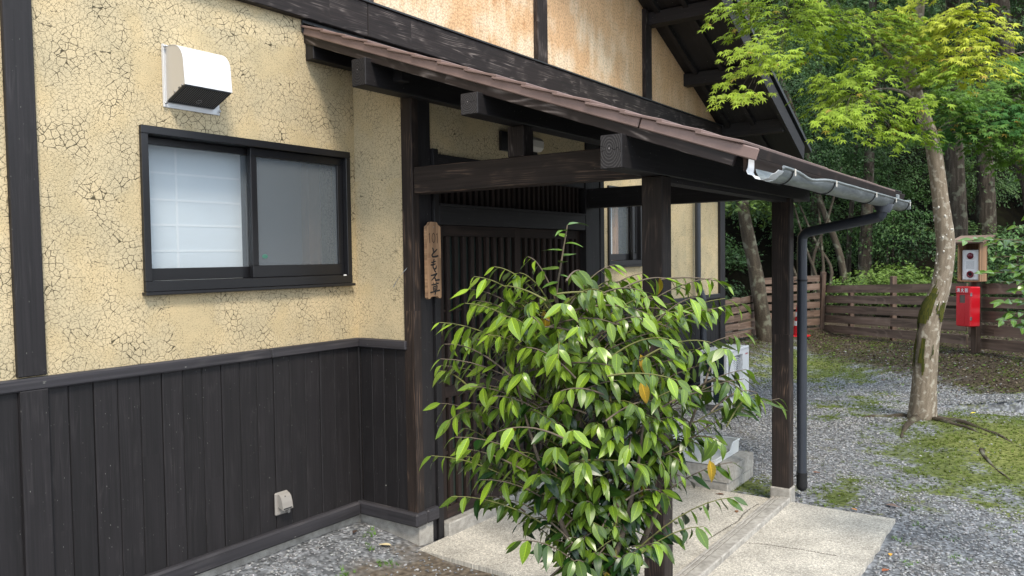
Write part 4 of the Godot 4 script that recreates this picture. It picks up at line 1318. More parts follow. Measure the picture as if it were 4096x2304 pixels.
func build_gutter() -> void:
	var t := thing("rain_gutter", "dented galvanised half-round gutter under the porch eave with a crumpled end", "gutter")
	var m := MB.new()
	var rows: Array[PackedVector3Array] = []
	var lip := PackedVector3Array()
	for k in 40:
		var x := -0.25 + 2.70 * k / 39.0
		var dent := exp(-pow((x - 0.16) / 0.16, 2.0))
		var row := PackedVector3Array()
		for s in 13:
			var a := PI * s / 12.0
			var r := 0.049 - 0.004 * dent * sin(a) + 0.0012 * sin(x * 17.0 + s)
			var p := Vector3(x, 1.812 - r * sin(a), 2.412 - r * cos(a) * (1.0 - 0.1 * dent))
			if s > 8:
				p.y -= 0.016 * dent * (s - 8) / 4.0
				p.z -= 0.008 * dent * (s - 8) / 4.0
			row.append(p)
		rows.append(row)
		lip.append(row[12] + Vector3(0, 0, 0.002))
	m.sheet(rows, 0.06, 0.001)
	part("trough", m, M.zinc, t)
	m = MB.new()
	m.tube(lip, PackedFloat32Array([0.006]), 7)
	part("rolled_lip", m, M.zinc, t)
	# crumpled loose end
	m = MB.new()
	rows = []
	for s in 15:
		var a := PI * (s - 2.6) / 13.0
		var r := 0.049 + 0.0035 * sin(s * 1.9) + (0.004 if s % 4 == 1 else 0.0)
		var row := PackedVector3Array()
		for c in 3:
			var x := -0.325 + 0.034 * c + 0.012 * sin(s * 0.9 + 0.5) * (1.0 - 0.5 * c)
			row.append(Vector3(x, 1.816 - r * sin(a) + (0.02 if s < 3 else 0.0), 2.412 - (r + 0.006) * cos(a)))
		rows.append(row)
	m.sheet(rows, 0.1, 0.001, false)
	part("crumpled_end", m, M.white, t)
	for x in [-0.13, 0.50, 1.36, 1.92, 2.40]:
		m = MB.new()
		var p := PackedVector3Array()
		for s in 15:
			var a := PI * s / 14.0
			p.append(Vector3(x, 1.812 - 0.053 * sin(a), 2.412 - 0.053 * cos(a)))
		m.tube(p, PackedFloat32Array([0.0028]), 6)
		part("bracket", m, M.rubber, t)
		m = MB.new()
		m.span(Vector3(x + 0.004, 1.788, 2.4675), Vector3(x + 0.018, 1.815, 2.4705), 0.001)
		part("clip", m, M.offwhite, t)
	m = MB.new()
	m.span(Vector3(2.02, 1.812, 2.45), Vector3(2.07, 1.842, 2.463), 0.002)
	part("joint_tab", m, M.zinc, t)
	m = MB.new()
	m.box(Vector3(2.455, 1.800, 2.412), Vector3(0.006, 0.06, 0.105), 0.002)
	part("end_plate", m, M.zinc, t)
	# downpipe
	t = thing("downpipe", "dark grey plastic downpipe bending from the gutter to run beside the front porch post", "downpipe")
	m = MB.new()
	m.tube(PackedVector3Array([Vector3(1.85, 1.775, 2.412), Vector3(1.85, 1.752, 2.412), Vector3(1.85, 1.735, 2.408)]), PackedFloat32Array([0.060, 0.050, 0.040]), 14)
	part("outlet", m, M.pipe, t)
	m = MB.new()
	var pts := PackedVector3Array()
	var key := [Vector3(1.85, 1.74, 2.408), Vector3(1.855, 1.712, 2.395), Vector3(1.87, 1.700, 2.355), Vector3(2.02, 1.642, 1.99), Vector3(2.04, 1.628, 1.93), Vector3(2.05, 1.600, 1.902), Vector3(2.05, 1.56, 1.90), Vector3(2.05, 0.0, 1.90)]
	for k in key.size() - 1:
		for s in 4:
			var p0: Vector3 = key[maxi(k - 1, 0)]
			var p1: Vector3 = key[k]
			var p2: Vector3 = key[k + 1]
			var p3: Vector3 = key[mini(k + 2, key.size() - 1)]
			pts.append(p1.cubic_interpolate(p2, p0, p3, s / 4.0) if k < 5 else p1.lerp(p2, s / 4.0))
	pts.append(key[key.size() - 1])
	m.tube(pts, PackedFloat32Array([0.031]), 18)
	part("pipe", m, M.pipe, t)
	for yy in [1.32, 0.075]:
		m = MB.new()
		m.tube(PackedVector3Array([Vector3(2.05, yy, 1.90), Vector3(2.05, yy + 0.012, 1.90)]), PackedFloat32Array([0.034]), 18)
		m.span(Vector3(1.945, yy + 0.003, 1.88), Vector3(2.02, yy + 0.008, 1.884), 0.001)
		part("strap", m, M.rubber, t)
	m = MB.new()
	m.tube(PackedVector3Array([Vector3(2.05, 0.085, 1.90), Vector3(2.05, -0.005, 1.90)]), PackedFloat32Array([0.0335]), 18)
	m.ball(Vector3(2.05, -0.006, 1.90), Vector3(0.034, 0.030, 0.034), 18, 6, 0.5, 1.0)
	part("end_cap", m, M.rubber, t)
	# wall downpipe on the far plaster
	t = thing("wall_downpipe", "black downpipe running down the plain plaster wall near the house corner", "downpipe")
	m = MB.new()
	m.tube(PackedVector3Array([Vector3(4.85, 2.75, 0.06), Vector3(4.85, 1.16, 0.06)]), PackedFloat32Array([0.031]), 14)
	part("pipe", m, M.pipe, t)
	m = MB.new()
	m.tube(PackedVector3Array([Vector3(4.85, 1.17, 0.06), Vector3(4.86, 1.10, 0.085), Vector3(4.88, 1.02, 0.105), Vector3(4.88, -0.05, 0.105)]), PackedFloat32Array([0.036, 0.038, 0.035, 0.034]), 14)
	part("socket", m, M.pipe, t)

# ---------------------------------------------------------------- things in the yard
func build_yard_things() -> void:
	var m := MB.new()
	# air conditioner
	var t := thing("air_conditioner", "white outdoor air conditioner unit standing by the house wall behind the bush", "air conditioner", "", Vector3(4.5, -0.02, 0.22))
	m.span(Vector3(0, 0.0, 0), Vector3(0.66, 0.025, 0.28), 0.004)
	m.span(Vector3(0, 0.52, -0.002), Vector3(0.662, 0.55, 0.283), 0.008)
	for c in [[0.0, 0.0], [0.62, 0.0], [0.0, 0.25], [0.63, 0.25]]:
		m.span(Vector3(c[0], 0.025, c[1]), Vector3(c[0] + 0.03, 0.52, c[1] + 0.03), 0.003)
	m.span(Vector3(0.03, 0.025, 0.245), Vector3(0.05, 0.52, 0.278), 0.0)
	m.span(Vector3(0.47, 0.025, 0.245), Vector3(0.63, 0.52, 0.278), 0.0)
	m.span(Vector3(0.05, 0.025, 0.245), Vector3(0.47, 0.06, 0.278), 0.0)
	m.span(Vector3(0.05, 0.48, 0.245), Vector3(0.47, 0.52, 0.278), 0.0)
	m.span(Vector3(0.022, 0.025, 0.03), Vector3(0.655, 0.52, 0.234), 0.0)
	m.span(Vector3(-0.001, 0.26, 0.03), Vector3(0.012, 0.285, 0.25), 0.001)
	m.span(Vector3(-0.001, 0.025, 0.12), Vector3(0.012, 0.52, 0.135), 0.001)
	part("casing", m, M.white, t)
	m = MB.new()
	m.span(Vector3(0.014, 0.025, 0.03), Vector3(0.02, 0.52, 0.25), 0.0)
	part("coil", m, M.coil, t)
	m = MB.new()
	for k in 26:
		m.span(Vector3(0.006, 0.03 + k * 0.019, 0.03), Vector3(0.0135, 0.033 + k * 0.019, 0.25), 0.0)
	part("coil_fins", m, M.darkmetal, t)
	m = MB.new()
	m.span(Vector3(0.05, 0.06, 0.235), Vector3(0.47, 0.48, 0.243), 0.0)
	part("fan_back", m, mat(Color8(120, 122, 126), 0.5), t)
	for k in 9:
		m = MB.new()
		var p := PackedVector3Array()
		for s in 33:
			p.append(Vector3(0.26 + cos(TAU * s / 32.0) * (0.035 + k * 0.020), 0.27 + sin(TAU * s / 32.0) * (0.035 + k * 0.020), 0.283))
		m.tube(p, PackedFloat32Array([0.0042]), 5, false)
		part("grille_ring", m, M.white, t)
	for k in 4:
		m = MB.new()
		m.box(Vector3(0.26, 0.27, 0.279), Vector3(0.40, 0.006, 0.004), 0.0, 0, 1.0, Vector2.ZERO, Basis(Vector3(0, 0, 1), PI * k / 4.0))
		part("grille_bar", m, M.white, t)
	m = MB.new()
	m.ball(Vector3(0.26, 0.27, 0.278), Vector3(0.032, 0.032, 0.008), 14, 6)
	part("hub", m, M.white, t)
	var tm := TextMesh.new()
	tm.text = "TOSHIBA"
	tm.font_size = 24
	tm.pixel_size = 0.0008
	tm.depth = 0.0006
	var lg := part("logo", tm, M.red, t)
	lg.position = Vector3(0.585, 0.470, 0.2792)
	for c in [0.08, 0.50]:
		m = MB.new()
		m.span(Vector3(c, -0.07, 0.0), Vector3(c + 0.08, -0.002, 0.28), 0.004)
		part("foot", m, M.concrete, t)
	# step of two layers of concrete
	t = thing("concrete_step", "low grey concrete step of blocks and slab at the edge of the paving", "step")
	for b in [[0.62, 1.10], [1.103, 1.476]]:
		m = MB.new()
		m.span(Vector3(1.866, -0.12, b[0]), Vector3(2.12, -0.009, b[1]), 0.006, 2, 0.8, Vector2(b[0], 0))
		part("concrete_block", m, M.concrete, t)
	m = MB.new()
	m.span(Vector3(2.123, -0.12, 1.103), Vector3(2.372, -0.009, 1.476), 0.006, 0, 0.8, Vector2(0.2, 0.7))
	part("concrete_block", m, M.concrete, t)
	m = MB.new()
	var pl := PackedVector2Array([Vector2(1.860, 0.62), Vector2(1.860, 1.484), Vector2(2.350, 1.484), Vector2(2.368, 1.479), Vector2(2.376, 1.462), Vector2(2.376, 0.62)])
	m.prism(pl, Vector3(0, 0.092, 0), Vector3(1, 0, 0), Vector3(0, 0, 1), 0.098, 1.0)
	part("step_slab", m, M.concrete, t)
	# white tray with a cut-down front
	t = thing("plastic_tray", "white plastic tray with a scooped front edge lying on the concrete step", "tray", "", Vector3(1.88, 0.094, 0.94))
	var side := PackedVector2Array([Vector2(0.004, 0.004), Vector2(0.452, 0.004), Vector2(0.462, 0.088), Vector2(0.345, 0.088), Vector2(0.325, 0.082), Vector2(0.305, 0.062), Vector2(0.292, 0.042), Vector2(0.272, 0.034), Vector2(0.002, 0.034)])
	for zz in [0.0, 0.440]:
		m = MB.new()
		m.prism(side, Vector3(0, 0, zz), Vector3(1, 0, 0), Vector3(0, 1, 0), 0.004)
		part("side_wall", m, M.poly, t)
		m = MB.new()
		var rim := PackedVector3Array()
		for k in range(2, side.size()):
			rim.append(Vector3(side[k].x, side[k].y, zz + 0.003))
		m.tube(rim, PackedFloat32Array([0.0065]), 8)
		part("rim", m, M.poly, t)
	m = MB.new()
	m.span(Vector3(0.0, 0.001, 0.0), Vector3(0.456, 0.005, 0.444), 0.001)
	part("floor", m, M.poly, t)
	m = MB.new()
	m.box(Vector3(0.459, 0.046, 0.222), Vector3(0.004, 0.086, 0.44), 0.001, 2, 1.0, Vector2.ZERO, Basis(Vector3(0, 0, 1), -0.10))
	part("end_wall", m, M.poly, t)
	m = MB.new()
	m.span(Vector3(0.0, 0.004, 0.003), Vector3(0.004, 0.034, 0.441), 0.001)
	part("end_wall", m, M.poly, t)
	m = MB.new()
	m.tube(PackedVector3Array([Vector3(0.463, 0.088, -0.004), Vector3(0.463, 0.088, 0.448)]), PackedFloat32Array([0.0075]), 8)
	part("rim", m, M.poly, t)
	# traffic cone
	t = thing("traffic_cone", "red traffic cone with two white bands standing before the plank fence", "traffic cone", "", Vector3(10.34, gh(10.34, -0.40), -0.40))
	m = MB.new()
	m.span(Vector3(-0.14, 0.0, -0.14), Vector3(0.14, 0.03, 0.14), 0.012)
	part("base", m, M.red, t)
	var ys := [0.035, 0.19, 0.27, 0.34, 0.42, 0.64]
	for k in 5:
		m = MB.new()
		m.tube(PackedVector3Array([Vector3(0, ys[k], 0), Vector3(0, ys[k + 1], 0)]), PackedFloat32Array([0.12 - 0.13 * ys[k], 0.12 - 0.13 * ys[k + 1]]), 18, k == 4)
		part("white_band" if k % 2 else "cone_body", m, M.white if k % 2 else M.red, t)
	build_fence()
	build_alarm()

func board_between(called: String, a: Vector3, b: Vector3, h0: float, h1: float, th: float, parent: Node, tone: float) -> void:
	var m := MB.new()
	m.col = Color(tone, tone * 0.99, tone * 0.98)
	var d := (b - a)
	d.y = 0
	var n := Vector3(d.z, 0, -d.x).normalized() * th * 0.5
	var uo := Vector2(rng.randf(), rng.randf())
	var L := d.length()
	var c := [a - n, b - n, b + n, a + n]
	var up0 := Vector3(0, h0, 0)
	var up1 := Vector3(0, h1, 0)
	var u := [Vector2(0, 0) + uo, Vector2(L, 0) * 0.5 + uo, Vector2(L * 0.5, 0.07) + uo, Vector2(0, 0.07) + uo]
	m.quad(c[0], c[1], c[1] + up1, c[0] + up0, -n, u[0], u[1], u[2], u[3])
	m.quad(c[3], c[2], c[2] + up1, c[3] + up0, n, u[0], u[1], u[2], u[3])
	m.quad(c[0] + up0, c[1] + up1, c[2] + up1, c[3] + up0, Vector3.UP, u[0], u[1], u[2], u[3])
	m.quad(c[0], c[1], c[2], c[3], Vector3.DOWN, u[0], u[1], u[2], u[3])
	m.quad(c[0], c[3], c[3] + up0, c[0] + up0, -d, u[0], u[3], u[2], u[1])
	m.quad(c[1], c[2], c[2] + up1, c[1] + up1, d, u[0], u[3], u[2], u[1])
	part(called, m, M.fence, parent)

func fence(label: String, ends: Array, n: int, gap: float, posts: Array) -> void:
	var t := thing("plank_fence", label, "fence", "")
	var th := 0.026
	for s in ends.size() - 1:
		var A: Array = ends[s]
		var B: Array = ends[s + 1]
		for k in n:
			var f0 := float(k) / n
			var a := Vector3(A[0], lerpf(A[1], A[2], f0) + rng.randf_range(-0.006, 0.006), A[3])
			var b := Vector3(B[0], lerpf(B[1], B[2], f0) + rng.randf_range(-0.006, 0.006), B[3])
			var bb := a.lerp(b, 1.0 - 0.006 / a.distance_to(b))
			board_between("board", a, bb, (A[2] - A[1]) / n * (1.0 - gap), (B[2] - B[1]) / n * (1.0 - gap), th, t, rng.randf_range(0.82, 1.12))
	for p in posts:
		var m := MB.new()
		var tt := rng.randf_range(0.6, 0.75)
		m.col = Color(tt, tt, tt)
		m.box(Vector3(p[0], (p[1] + p[2]) / 2.0, p[3]), Vector3(0.075, p[2] - p[1], 0.075), 0.004, 1, 0.5, Vector2(rng.randf(), rng.randf()), Basis(Vector3.UP, 0.72) * Basis(Vector3(0, 0, 1), p[4]))
		part("post", m, M.fence, t)

func build_fence() -> void:
	var off := 0.05
	fence("brown plank fence dropping away behind the house corner and the mossy trunk", [[6.6, 0.34, 0.86, -0.70], [8.6, 0.24, 0.87, -0.81], [10.0, 0.18, 0.89, -0.88]], 5, 0.27, [[7.4, -0.2, 0.8, -0.83, 0.0], [8.63, -0.1, 0.84, -0.89, 0.0]])
	fence("short taller stretch of seven-board fence ending in a leaning post", [[10.03, 0.10, 1.14, -0.90], [11.78, 0.04, 1.15, -0.45]], 7, 0.30, [[11.80, -0.1, 1.16, -0.41, 0.07], [10.06, -0.1, 1.1, -0.99, 0.0], [10.9, -0.1, 1.1, -0.76, 0.0]])
	fence("long brown fence of five wide boards behind the leaning maple trunk", [[11.85, 0.07, 0.95, -0.37], [9.07, 0.24, 1.12, 2.145]], 5, 0.26, [[10.5, -0.1, 1.12, 0.99, 0.0], [11.4, -0.1, 0.9, 0.17, 0.0]])
	fence("end of the plank fence beside the red extinguisher cabinet and glossy shrub", [[9.05, 0.20, 1.11, 2.17], [7.56, 0.31, 1.18, 3.35], [5.4, 0.36, 1.22, 5.1]], 5, 0.24, [[9.16, -0.1, 1.1, 2.21, 0.0], [7.63, 0.0, 1.15, 3.45, 0.0]])

func build_alarm() -> void:
	var m := MB.new()
	var ground := gh(8.73, 2.27)
	var pb := Basis(Vector3(-0.6, 0, 0.8), Vector3.UP, Vector3(-0.8, 0, -0.6))
	var post := MB.new()
	post.col = Color(0.55, 0.55, 0.55)
	post.box(Vector3(0, 0.45, 0), Vector3(0.085, 1.5, 0.085), 0.005, 1, 0.5, Vector2(0.2, 0.6))
	var o := part("cabinet_post", post, M.fence, self)
	o.transform = Transform3D(pb, Vector3(8.745, ground - 0.1, 2.275))
	tag(o, "dark square wooden post carrying the red extinguisher cabinet and alarm shelter", "post")
	# extinguisher cabinet
	var t := thing("extinguisher_cabinet", "red metal fire extinguisher cabinet on the wooden post by the fence", "extinguisher cabinet")
	t.transform = Transform3D(pb, Vector3(8.635, 0.525, 2.196))
	m.span(Vector3(-0.108, 0, -0.0875), Vector3(0.108, 0.515, 0.078), 0.012)
	part("cabinet", m, M.red, t)
	m = MB.new()
	m.span(Vector3(-0.105, 0.008, 0.079), Vector3(-0.055, 0.425, 0.0875), 0.003)
	m.span(Vector3(0.028, 0.008, 0.079), Vector3(0.105, 0.425, 0.0875), 0.003)
	m.span(Vector3(-0.0549, 0.008, 0.079), Vector3(0.0279, 0.305, 0.0873), 0.0)
	m.span(Vector3(-0.0549, 0.410, 0.079), Vector3(0.0279, 0.425, 0.0873), 0.0)
	part("door", m, M.red, t)
	m = MB.new()
	m.span(Vector3(-0.110, 0.425, 0.07), Vector3(0.110, 0.515, 0.094), 0.004)
	part("header", m, M.red, t)
	m = MB.new()
	m.span(Vector3(-0.055, 0.305, 0.0795), Vector3(0.028, 0.410, 0.0805), 0.0)
	part("window", m, mat(Color8(92, 78, 72), 0.2), t)
	var k := 0
	for gl in [SHO, HI, KI]:
		glyph("character", gl, Vector3(-0.088 + k * 0.060, 0.495, 0.0945), 0.046, 0.050, Vector3(0, 0, 1), Vector3(1, 0, 0), M.white, t)
		k += 1
	for yy in [0.085, 0.395]:
		m = MB.new()
		m.span(Vector3(0.104, yy, 0.055), Vector3(0.112, yy + 0.045, 0.083), 0.002)
		part("hinge", m, M.steel, t)
	# shelter and the alarm inside it
	var hb := Basis(Vector3(-0.37, 0, 0.929).normalized(), Vector3.UP, Vector3(-0.929, 0, -0.37).normalized())
	t = thing("alarm_shelter", "small open-fronted wooden shelter with a sloping roof above the red cabinet", "shelter")
	t.transform = Transform3D(hb, Vector3(8.736, 1.105, 2.228))
	for x in [-0.142, 0.122]:
		stick("side_panel", Vector3(x, 0, -0.09), Vector3(x + 0.020, 0.50, 0.09), M.cedar, t, 0.002, 1, 0.62)
	stick("back_panel", Vector3(-0.12, 0, -0.09), Vector3(0.12, 0.52, -0.072), M.cedar, t, 0.002, 1, 0.45)
	stick("floor_panel", Vector3(-0.12, -0.004, -0.07), Vector3(0.12, 0.012, 0.085), M.cedar, t, 0.002, 0, 0.5)
	m = MB.new()
	m.box(Vector3(0.0, 0.545, 0.02), Vector3(0.44, 0.022, 0.32), 0.003, 0, 0.5, Vector2(0.3, 0.1), Basis(Vector3(1, 0, 0), 0.28))
	m.col = Color(0.6, 0.6, 0.6)
	part("roof", m, M.fence, t)
	t = thing("fire_alarm", "white fire alarm panel with red lamp and red button inside the wooden shelter", "fire alarm")
	t.transform = Transform3D(hb, Vector3(8.736, 1.12, 2.228))
	m = MB.new()
	m.span(Vector3(-0.108, 0, -0.05), Vector3(0.108, 0.392, 0.045), 0.008)
	part("case", m, M.white, t)
	m = MB.new()
	m.span(Vector3(-0.094, 0.014, 0.045), Vector3(0.094, 0.378, 0.049), 0.003)
	part("front_plate", m, M.white, t)
	m = MB.new()
	m.ball(Vector3(0.0, 0.315, 0.050), Vector3(0.042, 0.042, 0.035), 16, 8)
	part("lamp", m, M.darkred, t)
	m = MB.new()
	var rp := PackedVector3Array()
	for s in 25:
		rp.append(Vector3(cos(TAU * s / 24.0) * 0.046, 0.315 + sin(TAU * s / 24.0) * 0.046, 0.051))
	m.tube(rp, PackedFloat32Array([0.005]), 6, false)
	part("lamp_ring", m, M.white, t)
	m = MB.new()
	for j in 9:
		for i in 9:
			m.span(Vector3(-0.050 + i * 0.0115, 0.150 + j * 0.0115, 0.0485), Vector3(-0.045 + i * 0.0115, 0.155 + j * 0.0115, 0.0497), 0.0)
	part("speaker_holes", m, M.darkmetal, t)
	m = MB.new()
	rp = PackedVector3Array()
	for s in 25:
		rp.append(Vector3(cos(TAU * s / 24.0) * 0.034, 0.078 + sin(TAU * s / 24.0) * 0.034, 0.052))
	m.tube(rp, PackedFloat32Array([0.012]), 8, false)
	part("button_ring", m, M.darkred, t)
	m = MB.new()
	m.ball(Vector3(0.0, 0.078, 0.050), Vector3(0.024, 0.024, 0.008), 12, 6)
	part("button", m, M.hole, t)

# ---------------------------------------------------------------- plants
const EYE := Vector3(-3.178, 1.5, 3.33)

# a pointed, folded leaf of unit length along +z, face up; hangs more towards its tip
func leaf_mesh(width: float, fold: float, droop: float, twist: float) -> ArrayMesh:
	var m := MB.new()
	var n := 6
	var rows: Array[PackedVector3Array] = []
	for k in n + 1:
		var t := float(k) / n
		var w := width * 0.5 * pow(sin(PI * pow(t, 0.82)), 0.9) * (1.0 - 0.25 * t)
		if k == n:
			w = 0.0
		var c := Vector3(0, -droop * t * t, t * (1.0 - 0.25 * droop * t))
		var a := twist * t
		var s := Vector3(cos(a), sin(a), 0)
		var lift := Vector3(0, fold * w, 0)
		rows.append(PackedVector3Array([c - s * w + lift, c, c + s * w + lift]))
	var nn := func(k: int, side: int) -> Vector3:
		var du: Vector3 = rows[mini(k + 1, n)][1] - rows[maxi(k - 1, 0)][1]
		var dv: Vector3 = Vector3(1, fold * side * 0.8, 0)
		return du.cross(dv).normalized()
	for k in n:
		for side in [-1, 1]:
			var e: int = 1 + side
			var n0: Vector3 = nn.call(k, side)
			var n1: Vector3 = nn.call(k + 1, side)
			var u0 := 0.5
			var u1: float = 0.5 + 0.5 * side
			m.tri(rows[k][1], rows[k + 1][1], rows[k + 1][e], n0, n1, n1, Vector2(u0, k / float(n)), Vector2(u0, (k + 1) / float(n)), Vector2(u1, (k + 1) / float(n)))
			m.tri(rows[k][1], rows[k + 1][e], rows[k][e], n0, n1, n0, Vector2(u0, k / float(n)), Vector2(u1, (k + 1) / float(n)), Vector2(u1, k / float(n)))
	return m.mesh()

# seven-pointed maple leaf, unit across, stalk at the origin, pointing along +z, face up
func maple_mesh(sd: int) -> ArrayMesh:
	var m := MB.new()
	var rg := RandomNumberGenerator.new()
	rg.seed = sd
	var pts: Array[Vector3] = []
	var tips := [[-2.2, 0.30], [-1.45, 0.46], [-0.72, 0.58], [0.0, 0.66], [0.72, 0.58], [1.45, 0.46], [2.2, 0.30]]
	for k in 7:
		var a: float = tips[k][0] + rg.randf_range(-0.08, 0.08)
		var r: float = tips[k][1] * rg.randf_range(0.92, 1.06)
		var ab := a - 0.365
		pts.append(Vector3(sin(ab) * 0.22, 0.0, cos(ab) * 0.22))
		pts.append(Vector3(sin(a - 0.20) * r * 0.55, -0.05 * r, cos(a - 0.20) * r * 0.55))
		pts.append(Vector3(sin(a) * r, -0.28 * r * r - 0.05, cos(a) * r))
		pts.append(Vector3(sin(a + 0.20) * r * 0.55, -0.05 * r, cos(a + 0.20) * r * 0.55))
	pts.append(Vector3(sin(2.5) * 0.14, 0.0, cos(2.5) * 0.14))
	for k in pts.size() - 1:
		m.flat(Vector3(0, 0.02, 0), pts[k], pts[k + 1], Vector3.UP)
	return m.mesh()

func aim(dir: Vector3, up: Vector3, s: float) -> Basis:
	var z := dir.normalized()
	var x := up.cross(z)
	if x.length() < 0.05:
		x = Vector3.RIGHT.cross(z)
	x = x.normalized()
	return Basis(x * s, z.cross(x) * s, z * s)

# leaves: [Transform3D, Color]; the nearest 300 become parts of their own, the rest one mass
func put_leaves(list: Array, meshes: Array, mt: StandardMaterial3D, called: String, rest: String, parent: Node3D, most: int) -> void:
	list.sort_custom(func(a, b): return a[0].origin.distance_squared_to(EYE) < b[0].origin.distance_squared_to(EYE))
	var tones := {}
	for k in mini(most, list.size()):
		var c: Color = list[k][1]
		var key := "%d_%d_%d" % [roundi(c.r * 40), roundi(c.g * 28), roundi(c.b * 40)]
		if not tones.has(key):
			var v := mt.duplicate()
			v.albedo_color = Color(c.r, c.g, c.b).linear_to_srgb()
			v.vertex_color_use_as_albedo = false
			tones[key] = v
		var o := part(called, meshes[k % meshes.size()], tones[key], parent)
		o.transform = list[k][0]
	var n := meshes.size()
	for q in n:
		var where := []
		var cols := []
		for k in range(most + q, list.size(), n):
			where.append(list[k][0]); cols.append(list[k][1])
		if where.size():
			var mm := many(rest if q == 0 else "%s_%03d" % [rest, q], meshes[q], mt, where, cols, parent)
			mm.set_meta("kind", "stuff")

func bez(a: Vector3, b: Vector3, c: Vector3, n: int) -> PackedVector3Array:
	var p := PackedVector3Array()
	for k in n + 1:
		var t := float(k) / n
		p.append(a.lerp(b, t).lerp(b.lerp(c, t), t))
	return p

func green(rg: RandomNumberGenerator, base: Color, tip: Color, k: float, vary: float) -> Color:
	var c := base.lerp(tip, clampf(k + rg.randf_range(-vary, vary), 0.0, 1.0))
	var t := rg.randf_range(0.82, 1.18)
	return Color(c.r * t, c.g * t, c.b * t)

